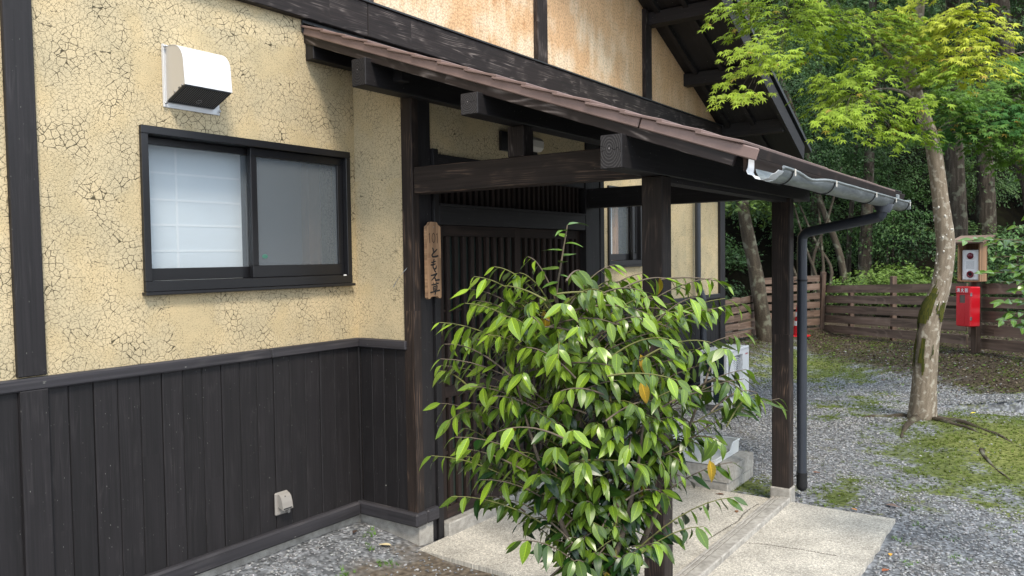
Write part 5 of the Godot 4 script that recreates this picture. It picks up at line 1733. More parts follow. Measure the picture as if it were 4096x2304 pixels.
func build_bush() -> void:
	var rg := RandomNumberGenerator.new()
	rg.seed = 17
	var t := thing("evergreen_bush", "glossy evergreen bush with drooping pointed leaves standing before the entrance porch", "bush")
	var stem_mat := mat(Color8(98, 86, 72), 0.85)
	var twig_mat := mat(Color8(104, 104, 56), 0.7)
	var axis := [Vector3(-0.93, -0.1, 2.13), Vector3(-0.97, 0.30, 2.12), Vector3(-0.96, 0.55, 2.09), Vector3(-0.94, 0.91, 2.02), Vector3(-0.97, 1.15, 1.97), Vector3(-1.015, 1.38, 1.97), Vector3(-0.99, 1.60, 2.0)]
	var ax := func(y: float) -> Vector3:
		for k in axis.size() - 1:
			if y <= axis[k + 1].y:
				return axis[k].lerp(axis[k + 1], clampf((y - axis[k].y) / (axis[k + 1].y - axis[k].y), 0.0, 1.0))
		return axis[axis.size() - 1]
	var m := MB.new()
	m.tube(PackedVector3Array(axis), PackedFloat32Array([0.021, 0.019, 0.017, 0.012, 0.008, 0.0045, 0.002]), 8, true, 1.0, 0.12)
	part("stem", m, stem_mat, t)
	for e in [[Vector3(-0.95, 0.35, 2.12), Vector3(-0.75, 0.75, 2.25), Vector3(-0.62, 1.15, 2.34)], [Vector3(-0.95, 0.30, 2.12), Vector3(-1.12, 0.7, 2.0), Vector3(-1.14, 1.1, 1.90)], [Vector3(-0.95, 0.45, 2.1), Vector3(-0.95, 0.7, 2.22), Vector3(-0.95, 1.05, 2.25)]]:
		m = MB.new()
		m.tube(bez(e[0], e[1], e[2], 8), PackedFloat32Array([0.013, 0.012, 0.010, 0.009, 0.008, 0.006, 0.005, 0.004, 0.003]), 7)
		part("stem", m, stem_mat, t)
	var tips: Array[Vector3] = []
	for p in [[-1.32, 1.19, 1.74], [-1.27, 1.36, 1.80], [-1.21, 1.44, 1.79], [-1.12, 1.45, 1.90], [-1.34, 0.96, 1.81], [-1.35, 0.78, 1.80], [-1.30, 0.83, 1.87], [-1.28, 0.66, 1.99], [-1.19, 0.60, 2.13], [-1.08, 0.62, 2.28], [-1.02, 0.64, 2.33], [-0.86, 0.66, 2.40], [-0.71, 0.72, 2.44], [-0.66, 0.82, 2.42], [-0.42, 1.00, 2.50], [-0.50, 1.01, 2.45], [-0.47, 1.10, 2.40], [-0.46, 1.23, 2.41], [-0.47, 1.33, 2.38], [-0.56, 1.35, 2.36], [-0.86, 1.42, 2.09], [-0.78, 1.40, 2.14], [-0.68, 1.34, 2.24], [-1.25, 1.10, 1.80], [-1.22, 1.26, 1.85]]:
		tips.append(Vector3(p[0], p[1], p[2]))
	# upright young shoots at the crown
	for p in [[-1.17, 1.47, 1.84], [-1.20, 1.40, 1.76], [-1.30, 1.30, 1.72], [-0.86, 1.47, 2.10], [-0.78, 1.44, 2.16], [-0.60, 1.42, 2.33], [-1.10, 1.50, 1.92], [-0.55, 1.40, 2.36], [-0.92, 1.44, 2.02], [-0.70, 1.42, 2.22]]:
		tips.append(Vector3(p[0], p[1], p[2]))
	# the body of the bush: an egg, wider across than deep, round the stems
	var across := Vector3(0.578, 0, 0.816)
	var deep := Vector3(0.815, 0, -0.578)
	for k in 300:
		var a := TAU * k * 0.618
		var f := (k + 0.5) / 300.0
		var y := lerpf(0.46, 1.38, f)
		var r := 0.60 * pow(sin(PI * (0.20 + 0.70 * (1.0 - f))), 0.8) * rg.randf_range(0.35, 1.0)
		if cos(a) > 0.0:
			r *= lerpf(0.42, 0.95, smoothstep(0.62, 1.05, y))
		else:
			r *= lerpf(0.62, 1.0, smoothstep(0.50, 0.95, y))
		var c := Vector3(-0.92, y, 2.10) - across * 0.02
		tips.append(c + across * (cos(a) * r * 0.97) + deep * (sin(a) * r * 0.62) + Vector3(0, rg.randf_range(-0.03, 0.05), 0))
	var leaves := []
	for k in 16:   # the leading shoot
		var y := 1.60 - k * 0.020
		var at: Vector3 = ax.call(y)
		var a := k * 2.4 + 0.6
		leaves.append([Transform3D(aim(Vector3(cos(a), 0.25 - 0.05 * k, sin(a)), Vector3(-0.3, 1, 0.2), rg.randf_range(0.055, 0.085)), at), green(rg, lin_raw(0.09, 0.20, 0.03), lin_raw(0.20, 0.36, 0.045), 0.7, 0.3)])
	var count := 0
	for p in tips:
		var c: Vector3 = ax.call(p.y)
		var reach := Vector2(p.x - c.x, p.z - c.z).length()
		var root: Vector3 = ax.call(maxf(0.30, p.y - 0.12 - reach * 0.35))
		var mid := root.lerp(p, 0.55) + Vector3(0, 0.05 + reach * 0.14, 0)
		count += 1
		if count > 32 and count % 4:
			# a side shoot, off the longer branches
			var way := Vector3(p.x - c.x, 0, p.z - c.z).normalized().rotated(Vector3.UP, rg.randf_range(-0.9, 0.9))
			root = p - way * rg.randf_range(0.14, 0.24) - Vector3(0, rg.randf_range(-0.03, 0.12), 0)
			mid = root.lerp(p, 0.55) + Vector3(0, rg.randf_range(0.02, 0.06), 0)
		var path := bez(root, mid, p, 9)
		m = MB.new()
		m.tube(path, PackedFloat32Array([0.0034, 0.0032, 0.003, 0.0028, 0.0025, 0.0022, 0.002, 0.0018, 0.0015, 0.0012]), 5, false)
		part("branch", m, stem_mat if rg.randf() < 0.55 else twig_mat, t)
		var total := 0.0
		for k in path.size() - 1:
			total += path[k].distance_to(path[k + 1])
		var n := clampi(int(total / 0.026), 7, 14)
		for k in n:
			var f := 1.0 - k * 0.025 / maxf(total, 0.2) - (0.0 if k == 0 else 0.01)
			if f < 0.06:
				break
			var at := root.lerp(mid, f).lerp(mid.lerp(p, f), f)
			var d := (mid.lerp(p, f) - root.lerp(mid, f)).normalized()
			var sd := 1.0 if k % 2 else -1.0
			var side := d.cross(Vector3.UP).normalized() * sd
			var dir := (d * (0.75 if k > 0 else 1.3) + side * (0.75 if k > 0 else 0.1) + Vector3(0, -0.55 - 0.95 * rg.randf(), 0) + Vector3(rg.randf_range(-0.55, 0.55), 0, rg.randf_range(-0.55, 0.55)))
			var out := Vector3(at.x + 0.93, 0.25, at.z - 2.08).normalized()
			var up := (Vector3.UP * 0.42 + out * 0.85 + Vector3(-0.3, 0, 0.15) + Vector3(rg.randf_range(-0.55, 0.55), 0, rg.randf_range(-0.55, 0.55)))
			var s := rg.randf_range(0.050, 0.088) * (0.8 if k == 0 else 1.0)
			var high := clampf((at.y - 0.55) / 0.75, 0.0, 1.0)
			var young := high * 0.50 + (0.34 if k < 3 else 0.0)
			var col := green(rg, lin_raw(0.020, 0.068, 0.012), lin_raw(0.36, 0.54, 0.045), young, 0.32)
			if rg.randf() < 0.006:
				col = Color(0.62, 0.40, 0.04)
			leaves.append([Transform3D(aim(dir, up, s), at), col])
	for p in [[-1.06, 1.33, 1.95, 0.0], [-0.92, 1.19, 2.22, 0.5], [-1.0, 1.12, 2.26, 1.0], [-0.86, 0.87, 2.42, 0.2]]:
		leaves.append([Transform3D(aim(Vector3(0.1 + 0.2 * p[3], -1.0, 0.2), Vector3(-0.7, 0.3, 0.7), 0.085), Vector3(p[0], p[1], p[2])), Color(0.72, 0.45, 0.04)])
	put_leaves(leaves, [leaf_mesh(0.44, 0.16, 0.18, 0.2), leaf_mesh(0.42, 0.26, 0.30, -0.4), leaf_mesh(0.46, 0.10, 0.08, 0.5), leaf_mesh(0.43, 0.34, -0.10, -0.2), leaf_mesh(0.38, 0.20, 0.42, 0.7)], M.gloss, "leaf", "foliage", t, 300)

func lin_raw(r: float, g: float, b: float) -> Color:
	return Color(r, g, b)

func build_side_shrub() -> void:
	var rg := RandomNumberGenerator.new()
	rg.seed = 23
	var t := thing("glossy_shrub", "camellia shrub with small shiny leaves reaching in to the right of the red cabinet", "shrub")
	var wood := mat(Color8(96, 82, 66), 0.9)
	var m := MB.new()
	m.tube(PackedVector3Array([Vector3(1.25, -0.1, 3.62), Vector3(1.22, 0.5, 3.58), Vector3(1.20, 1.0, 3.52), Vector3(1.18, 1.5, 3.46), Vector3(1.2, 1.9, 3.45)]), PackedFloat32Array([0.03, 0.026, 0.02, 0.014, 0.006]), 8, true, 1.0, 0.1)
	part("stem", m, wood, t)
	var leaves := []
	var spots := []
	for e in [[0.90, 1.53, 3.02], [0.84, 1.545, 2.93], [0.95, 1.60, 3.10], [1.0, 1.66, 3.16], [0.93, 1.43, 3.07], [0.87, 1.40, 2.99], [0.95, 1.32, 3.11], [0.91, 1.27, 3.06], [0.92, 1.19, 3.07], [0.98, 1.16, 3.14], [1.0, 1.47, 3.16], [1.02, 1.38, 3.19], [1.04, 1.26, 3.2], [1.05, 1.55, 3.22], [0.96, 1.52, 3.08], [0.99, 1.42, 3.12], [0.94, 1.36, 3.05], [1.0, 1.34, 3.15], [0.96, 1.22, 3.10], [1.02, 1.60, 3.18], [1.03, 1.19, 3.18], [0.91, 1.47, 3.03]]:
		spots.append(Vector3(e[0], e[1], e[2]))
	for k in 18:
		var a := TAU * k * 0.618
		spots.append(Vector3(1.22, 1.05 + 0.045 * k, 3.5) + Vector3(cos(a), 0, sin(a)) * rg.randf_range(0.12, 0.32))
	for p in spots:
		var root := Vector3(1.2, p.y - 0.12, 3.50)
		var mid: Vector3 = root.lerp(p, 0.5) + Vector3(0, 0.09, 0)
		m = MB.new()
		m.tube(bez(root, mid, p, 6), PackedFloat32Array([0.004, 0.003, 0.003, 0.0025, 0.002, 0.0018, 0.0014]), 5, false)
		part("branch", m, wood, t)
		for k in 12:
			var f := 1.0 - k * 0.045
			var at: Vector3 = root.lerp(mid, f).lerp(mid.lerp(p, f), f)
			var d: Vector3 = (p - root).normalized()
			var side := d.cross(Vector3.UP) * (1.0 if k % 2 else -1.0)
			var dir := d * 0.8 + side * 0.8 + Vector3(rg.randf_range(-0.4, 0.4), rg.randf_range(-0.6, 0.15), rg.randf_range(-0.4, 0.4))
			leaves.append([Transform3D(aim(dir, Vector3(-0.9, 0.8, 0.2) + Vector3(rg.randf_range(-0.5, 0.5), 0, rg.randf_range(-0.5, 0.5)), rg.randf_range(0.048, 0.066)), at), green(rg, lin_raw(0.045, 0.12, 0.022), lin_raw(0.20, 0.36, 0.045), 0.8 - k * 0.05, 0.3)])
	put_leaves(leaves, [leaf_mesh(0.46, 0.35, 0.2, 0.1), leaf_mesh(0.50, 0.25, 0.28, -0.2)], M.gloss, "leaf", "foliage", t, 110)

func build_maple() -> void:
	var rg := RandomNumberGenerator.new()
	rg.seed = 29
	var t := thing("maple_tree", "leaning grey maple with moss patches on its bent trunk and lime green leaves", "tree")
	# trunk, slightly sinuous, root flare at the foot
	var key := [[4.88, -0.12, 2.20, 0.175], [4.88, 0.0, 2.201, 0.135], [4.892, 0.18, 2.207, 0.114], [4.908, 0.372, 2.214, 0.105], [4.957, 0.867, 2.25, 0.098], [5.025, 1.197, 2.324, 0.087], [5.063, 1.528, 2.355, 0.081], [5.056, 1.859, 2.323, 0.077], [5.032, 2.473, 2.247, 0.067], [4.973, 2.853, 2.138, 0.062], [4.93, 3.177, 2.056, 0.064], [4.972, 3.343, 2.104, 0.048], [5.013, 3.708, 2.137, 0.040], [5.03, 4.3, 2.20, 0.030], [5.0, 5.0, 2.25, 0.015]]
	var path := PackedVector3Array()
	var rad := PackedFloat32Array()
	for k in key.size() - 1:
		for s in 12:
			var f := s / 12.0
			var g := func(i: int) -> Vector3:
				var q: Array = key[clampi(i, 0, key.size() - 1)]
				return Vector3(q[0], q[1], q[2])
			path.append(g.call(k).cubic_interpolate(g.call(k + 1), g.call(k - 1), g.call(k + 2), f))
			rad.append(0.93 * lerpf(key[k][3], key[k + 1][3], f) * (1.0 + rg.randf_range(-0.02, 0.02)))
	var m := MB.new()
	m.tube(path, rad, 22, true, 1.1, 0.05, 4)
	part("trunk", m, M.bark, t)
	# moss cushions: thin shells over the left of the lower trunk
	m = MB.new()
	var mcol := [Color(0.060, 0.066, 0.012), Color(0.085, 0.085, 0.018), Color(0.042, 0.05, 0.012)]
	var mn := FastNoiseLite.new()
	mn.seed = 9
	mn.frequency = 3.4
	var cells := 110
	for k in range(30, 66):
		for s in cells:
			var pts: Array[Vector3] = []
			var ok := true
			var nr: Array[Vector3] = []
			for w in [[0, 0], [1, 0], [1, 1], [0, 1]]:
				var i: int = k + w[0]
				var a: float = TAU * (s + w[1]) / cells
				var d := (path[i + 1] - path[i - 1]).normalized()
				var sx := d.cross(Vector3(0, 0, 1)).normalized()
				var sy := d.cross(sx)
				var o := sx * cos(a) + sy * sin(a)
				# towards the viewer's left: world (-0.9, 0, -0.45)
				var left := o.dot(Vector3(-0.62, 0.0, -0.78).normalized())
				var y: float = path[i].y
				var band := smoothstep(0.22, 0.55, y) * smoothstep(1.22, 1.0, y)
				var v := mn.get_noise_3d(o.x * 0.28, y * 0.45, o.z * 0.28) * 1.25
				var wide := 0.52 + 0.40 * smoothstep(0.80, 0.95, y) - 0.5 * exp(-pow((y - 0.77) / 0.05, 2.0))
				var have := left - 1.0 + wide + v * 1.3 - (1.0 - band) * 1.3
				if have < 0.0:
					ok = false
				nr.append(o)
				pts.append(path[i] + o * (rad[i] * 1.04 + 0.004 + 0.010 * minf(have * 3.0, 1.0) * (0.7 + 0.6 * mn.get_noise_3d(o.x * 9.0, y * 30.0, o.z * 9.0))))
			if ok:
				m.col = mcol[rg.randi() % 3]
				m.tri(pts[0], pts[1], pts[2], nr[0], nr[1], nr[2])
				m.tri(pts[0], pts[2], pts[3], nr[0], nr[2], nr[3])
	if m.v.size():
		part("moss_patch", m, M.tint, t)
	# pale lichen spots
	m = MB.new()
	m.col = Color(0.62, 0.60, 0.55)
	for k in 60:
		var i := rg.randi_range(52, 110)
		var a := rg.randf_range(0, TAU)
		var o := Vector3(cos(a), 0, sin(a))
		var s := rg.randf_range(0.004, 0.013)
		m.ball(path[i] + o * rad[i] * 1.0, Vector3(s * 0.7, s, s * 0.7), 7, 4)
	part("lichen_spots", m, M.tint, t)
	for e in [[[4.88, 0.02, 2.2], [4.55, -0.02, 2.10], [4.05, -0.07, 2.16], 0.055], [[4.86, 0.03, 2.26], [4.62, 0.0, 2.50], [4.35, -0.02, 2.75], 0.04], [[4.9, 0.0, 2.28], [4.6, 0.0, 2.75], [4.1, -0.03, 3.0], 0.035], [[4.9, 0.02, 2.16], [4.95, -0.04, 1.9], [4.7, -0.07, 1.6], 0.04], [[3.9, -0.05, 2.75], [3.55, 0.0, 2.80], [3.15, -0.06, 3.02], 0.020]]:
		m = MB.new()
		var b := bez(Vector3(e[0][0], e[0][1], e[0][2]), Vector3(e[1][0], e[1][1], e[1][2]), Vector3(e[2][0], e[2][1], e[2][2]), 12)
		var rr := PackedFloat32Array()
		for k in 13:
			b[k].y = gh(b[k].x, b[k].z) - e[3] * 0.05 + 0.008 * sin(k * 1.3 + e[3] * 90.0) * (1.0 if k > 1 else 0.0)
			rr.append(e[3] * (1.0 - 0.07 * k))
		m.tube(b, rr, 8, true, 1.0, 0.15)
		part("root", m, M.greybark, t)
	# limbs
	var limbs := [[[4.93, 3.12, 2.06], [4.60, 3.25, 1.95], [4.20, 3.40, 1.80], 0.036], [[4.60, 3.30, 1.95], [4.0, 3.55, 1.75], [3.2, 3.30, 1.50], 0.022], [[5.0, 3.5, 2.12], [4.7, 3.55, 2.4], [4.25, 3.35, 2.60], 0.024], [[4.96, 2.85, 2.13], [4.4, 3.0, 2.05], [3.5, 2.72, 1.90], 0.018], [[4.97, 2.95, 2.12], [4.6, 3.1, 2.35], [4.1, 2.90, 2.62], 0.016], [[5.03, 2.45, 2.25], [4.6, 2.62, 2.25], [3.85, 2.55, 2.28], 0.012], [[5.03, 4.0, 2.17], [4.4, 4.5, 2.1], [3.4, 4.2, 1.8], 0.022], [[5.02, 4.2, 2.2], [4.7, 4.7, 2.8], [4.2, 4.4, 3.4], 0.020], [[5.02, 4.4, 2.2], [5.6, 4.8, 2.0], [6.4, 4.7, 1.6], 0.020]]
	for e in limbs:
		m = MB.new()
		var rr := PackedFloat32Array()
		for k in 11:
			rr.append(e[3] * (1.0 - 0.085 * k))
		m.tube(bez(Vector3(e[0][0], e[0][1], e[0][2]), Vector3(e[1][0], e[1][1], e[1][2]), Vector3(e[2][0], e[2][1], e[2][2]), 10), rr, 8, true, 1.0, 0.08)
		part("limb", m, M.bark, t)
	# sprays of leaves: centre, radii across and down, number of sprays, tone
	var lime := lin_raw(0.25, 0.36, 0.035)
	var gold := lin_raw(0.50, 0.54, 0.065)
	var mid := lin_raw(0.12, 0.23, 0.035)
	var deep := lin_raw(0.07, 0.19, 0.045)
	var zones := [[2.92, 3.30, 1.43, 0.43, 0.20, 20, lime], [2.66, 2.93, 1.43, 0.24, 0.16, 10, lime], [2.38, 2.62, 1.39, 0.11, 0.06, 3, lime], [3.61, 3.23, 1.71, 0.36, 0.28, 19, lime], [3.44, 2.82, 1.84, 0.27, 0.19, 13, lime], [3.10, 2.50, 1.90, 0.21, 0.08, 6, lime], [3.60, 2.57, 2.09, 0.12, 0.17, 6, lime], [4.09, 3.21, 2.05, 0.26, 0.36, 16, lime], [4.75, 3.30, 2.15, 0.22, 0.30, 10, lime], [4.26, 3.36, 2.28, 0.31, 0.30, 18, gold], [4.25, 3.27, 2.61, 0.27, 0.29, 17, gold], [4.14, 2.95, 2.66, 0.20, 0.14, 8, gold], [4.11, 2.92, 2.44, 0.18, 0.08, 7, lime], [5.11, 2.82, 2.47, 0.36, 0.12, 8, mid], [3.78, 2.64, 2.34, 0.09, 0.10, 3, lime], [3.88, 2.50, 2.32, 0.08, 0.07, 2, lime], [3.40, 2.37, 2.17, 0.10, 0.05, 2, lime], [4.70, 2.48, 2.27, 0.12, 0.07, 3, mid], [3.38, 3.80, 1.71, 0.58, 0.25, 24, lime], [4.41, 3.95, 2.45, 0.62, 0.28, 26, lime], [3.96, 4.45, 1.95, 1.02, 0.35, 30, lime], [5.4, 4.5, 1.8, 0.9, 0.35, 24, lime]]
	make_crown(t, zones, limbs, rg, "crown_leaf", 300)
	# a second maple whose crown comes in from beyond
	t = thing("maple_tree", "shaded green maple reaching in from beside the leaning trunk above the alarm shelter", "tree")
	m = MB.new()
	m.tube(PackedVector3Array([Vector3(7.0, gh(7.0, 4.6) - 0.1, 4.6), Vector3(6.95, 0.9, 4.55), Vector3(6.9, 1.9, 4.4), Vector3(6.8, 2.8, 4.2), Vector3(6.7, 3.8, 4.1), Vector3(6.6, 5.0, 4.0)]), PackedFloat32Array([0.13, 0.10, 0.085, 0.07, 0.05, 0.02]), 12, true, 1.0, 0.06)
	part("trunk", m, M.bark, t)
	limbs = [[[6.85, 2.3, 4.3], [6.4, 2.9, 3.7], [5.8, 2.95, 2.8], 0.03], [[6.9, 2.0, 4.4], [6.4, 2.6, 3.6], [5.6, 2.6, 2.6], 0.025], [[6.8, 3.0, 4.2], [6.6, 3.6, 3.6], [6.0, 3.4, 2.8], 0.025]]
	for e in limbs:
		m = MB.new()
		var rr := PackedFloat32Array()
		for k in 11:
			rr.append(e[3] * (1.0 - 0.085 * k))
		m.tube(bez(Vector3(e[0][0], e[0][1], e[0][2]), Vector3(e[1][0], e[1][1], e[1][2]), Vector3(e[2][0], e[2][1], e[2][2]), 10), rr, 8, true, 1.0, 0.08)
		part("limb", m, M.bark, t)
	zones = [[5.45, 2.95, 2.45, 0.35, 0.22, 18, mid], [5.80, 3.05, 2.74, 0.34, 0.30, 30, mid], [5.95, 2.85, 3.0, 0.35, 0.25, 18, mid], [5.50, 2.71, 2.54, 0.45, 0.21, 34, deep], [5.67, 2.49, 2.77, 0.30, 0.22, 17, mid], [5.9, 2.35, 3.0, 0.25, 0.15, 10, mid], [6.6, 3.6, 3.5, 0.7, 0.4, 26, mid], [6.5, 4.6, 3.8, 0.9, 0.4, 22, mid]]
	make_crown(t, zones, limbs, rg, "crown_leaf", 60)

func make_crown(t: Node3D, zones: Array, limbs: Array, rg: RandomNumberGenerator, called: String, most: int) -> void:
	var leaves := []
	var twig := MB.new()
	for z in zones:
		for q in int(z[5] * 1.5):
			var d := Vector3(rg.randf_range(-1, 1), rg.randf_range(-1, 1), rg.randf_range(-1, 1))
			while d.length() > 1.0:
				d = Vector3(rg.randf_range(-1, 1), rg.randf_range(-1, 1), rg.randf_range(-1, 1))
			var c := Vector3(z[0], z[1], z[2]) + Vector3(d.x * z[3], d.y * z[4], d.z * z[3])
			# twig from the nearest point of a limb
			var best := Vector3(z[0] + 0.3, z[1] + 0.2, z[2])
			var bd := 1e9
			for e in limbs:
				var b := bez(Vector3(e[0][0], e[0][1], e[0][2]), Vector3(e[1][0], e[1][1], e[1][2]), Vector3(e[2][0], e[2][1], e[2][2]), 8)
				for p in b:
					if p.distance_squared_to(c) < bd:
						bd = p.distance_squared_to(c)
						best = p
			var out := (c - best)
			out.y = 0
			out = out.normalized() if out.length() > 0.01 else Vector3(-1, 0, 0)
			var droop := rg.randf_range(0.05, 0.14)
			var tip := c + out * 0.14 - Vector3(0, droop, 0)
			var path := bez(best, best.lerp(c, 0.6) + Vector3(0, 0.12, 0), tip, 8)
			twig.tube(path, PackedFloat32Array([0.003, 0.0026, 0.0022, 0.002, 0.0017, 0.0014, 0.0012, 0.001, 0.0008]), 4, false)
			var n := rg.randi_range(14, 20)
			var col0: Color = z[6]
			for k in n:
				var f := rg.randf()
				var side := out.cross(Vector3.UP) * rg.randf_range(-0.15, 0.15) * (1.0 - 0.5 * f)
				var at := c - out * 0.16 + out * 0.32 * f + side + Vector3(0, 0.03 - (droop + 0.04) * f * f + rg.randf_range(-0.03, 0.03), 0)
				var dir := out * 0.8 + side * 5.0 + Vector3(rg.randf_range(-0.5, 0.5), -0.35 + rg.randf_range(-0.3, 0.2), rg.randf_range(-0.5, 0.5))
				var up := Vector3.UP + out * 0.45 + Vector3(-0.35, 0, 0.25) + Vector3(rg.randf_range(-0.45, 0.45), 0, rg.randf_range(-0.45, 0.45))
				var tt := rg.randf_range(0.72, 1.2)
				var col := Color(col0.r * tt, col0.g * tt, col0.b * tt)
				if rg.randf() < 0.02:
					col = Color(0.45, 0.34, 0.07)
				leaves.append([Transform3D(aim(dir, up, rg.randf_range(0.064, 0.094)), at), col])
	part("twigs", twig, M.greybark, t)
	put_leaves(leaves, [maple_mesh(1), maple_mesh(2), maple_mesh(3)], M.maple, called, "foliage", t, most)

# a spray of small leaves on a twig, about 0.4 m long, for the trees behind the fence
func spray_mesh(sd: int, n: int, size: float, star: bool) -> ArrayMesh:
	var m := MB.new()
	var rg := RandomNumberGenerator.new()
	rg.seed = sd
	for k in n:
		var f := float(k) / n
		var at := Vector3(rg.randf_range(-0.13, 0.13), -0.10 * f * f + rg.randf_range(-0.03, 0.03), 0.42 * f - 0.1)
		var dir := Vector3(rg.randf_range(-1, 1), rg.randf_range(-0.6, 0.15), rg.randf_range(-0.1, 1.0)).normalized()
		var b := aim(dir, Vector3(rg.randf_range(-0.5, 0.5), 1.0, rg.randf_range(-0.5, 0.5)), size * rg.randf_range(0.75, 1.25))
		var t := rg.randf_range(0.75, 1.25)
		m.col = Color(t, t, t)
		if star:
			for a in [-1.25, -0.62, 0.0, 0.62, 1.25]:
				var p := Vector3(sin(a) * 0.62, -0.1, cos(a) * 0.62)
				var w := Vector3(cos(a), 0, -sin(a)) * 0.13
				m.flat(at + b * (w * 0.6), at + b * (-w * 0.6), at + b * p, b.y)
		else:
			var l := b * Vector3(-0.23, 0.05, 0.42)
			var r := b * Vector3(0.23, 0.05, 0.42)
			var e := b * Vector3(0, -0.12, 1.0)
			m.flat(at, at + l, at + e, b.y)
			m.flat(at, at + r, at + e, b.y)
	return m.mesh()

func crown_of(t: Node3D, called: String, balls: Array, mesh: ArrayMesh, base: Color, tip: Color, rg: RandomNumberGenerator) -> void:
	var where := []
	var cols := []
	for b in balls:
		var n: int = b[5]
		for k in n:
			var d := Vector3(rg.randfn(), rg.randfn(), rg.randfn()).normalized() * pow(rg.randf(), 0.45)
			var p := Vector3(b[0], b[1], b[2]) + d * Vector3(b[3], b[4], b[3])
			var out := Vector3(d.x, rg.randf_range(-0.5, 0.25), d.z) + Vector3(rg.randf_range(-0.6, 0.6), 0, rg.randf_range(-0.6, 0.6))
			where.append(Transform3D(aim(out, Vector3(rg.randf_range(-0.4, 0.4), 1, rg.randf_range(-0.4, 0.4)), rg.randf_range(0.75, 1.3)), p))
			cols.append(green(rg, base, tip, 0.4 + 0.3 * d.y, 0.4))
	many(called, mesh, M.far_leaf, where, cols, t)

func trunk_of(t: Node3D, pts: Array, r0: float, r1: float, mt: Material, sd: int, called := "trunk") -> void:
	var m := MB.new()
	var path := PackedVector3Array()
	var rad := PackedFloat32Array()
	var key: Array[Vector3] = []
	for p in pts:
		key.append(Vector3(p[0], p[1], p[2]))
	var n := (key.size() - 1) * 5
	for k in n + 1:
		var f := float(k) / n
		var i := mini(k / 5, key.size() - 2)
		path.append(key[i].cubic_interpolate(key[i + 1], key[maxi(i - 1, 0)], key[mini(i + 2, key.size() - 1)], (k - i * 5) / 5.0))
		rad.append(lerpf(r0, r1, f) * (1.35 if k == 0 else (1.1 if k == 1 else 1.0)))
	m.tube(path, rad, 14, true, 0.8, 0.10, sd)
	part(called, m, mt, t)

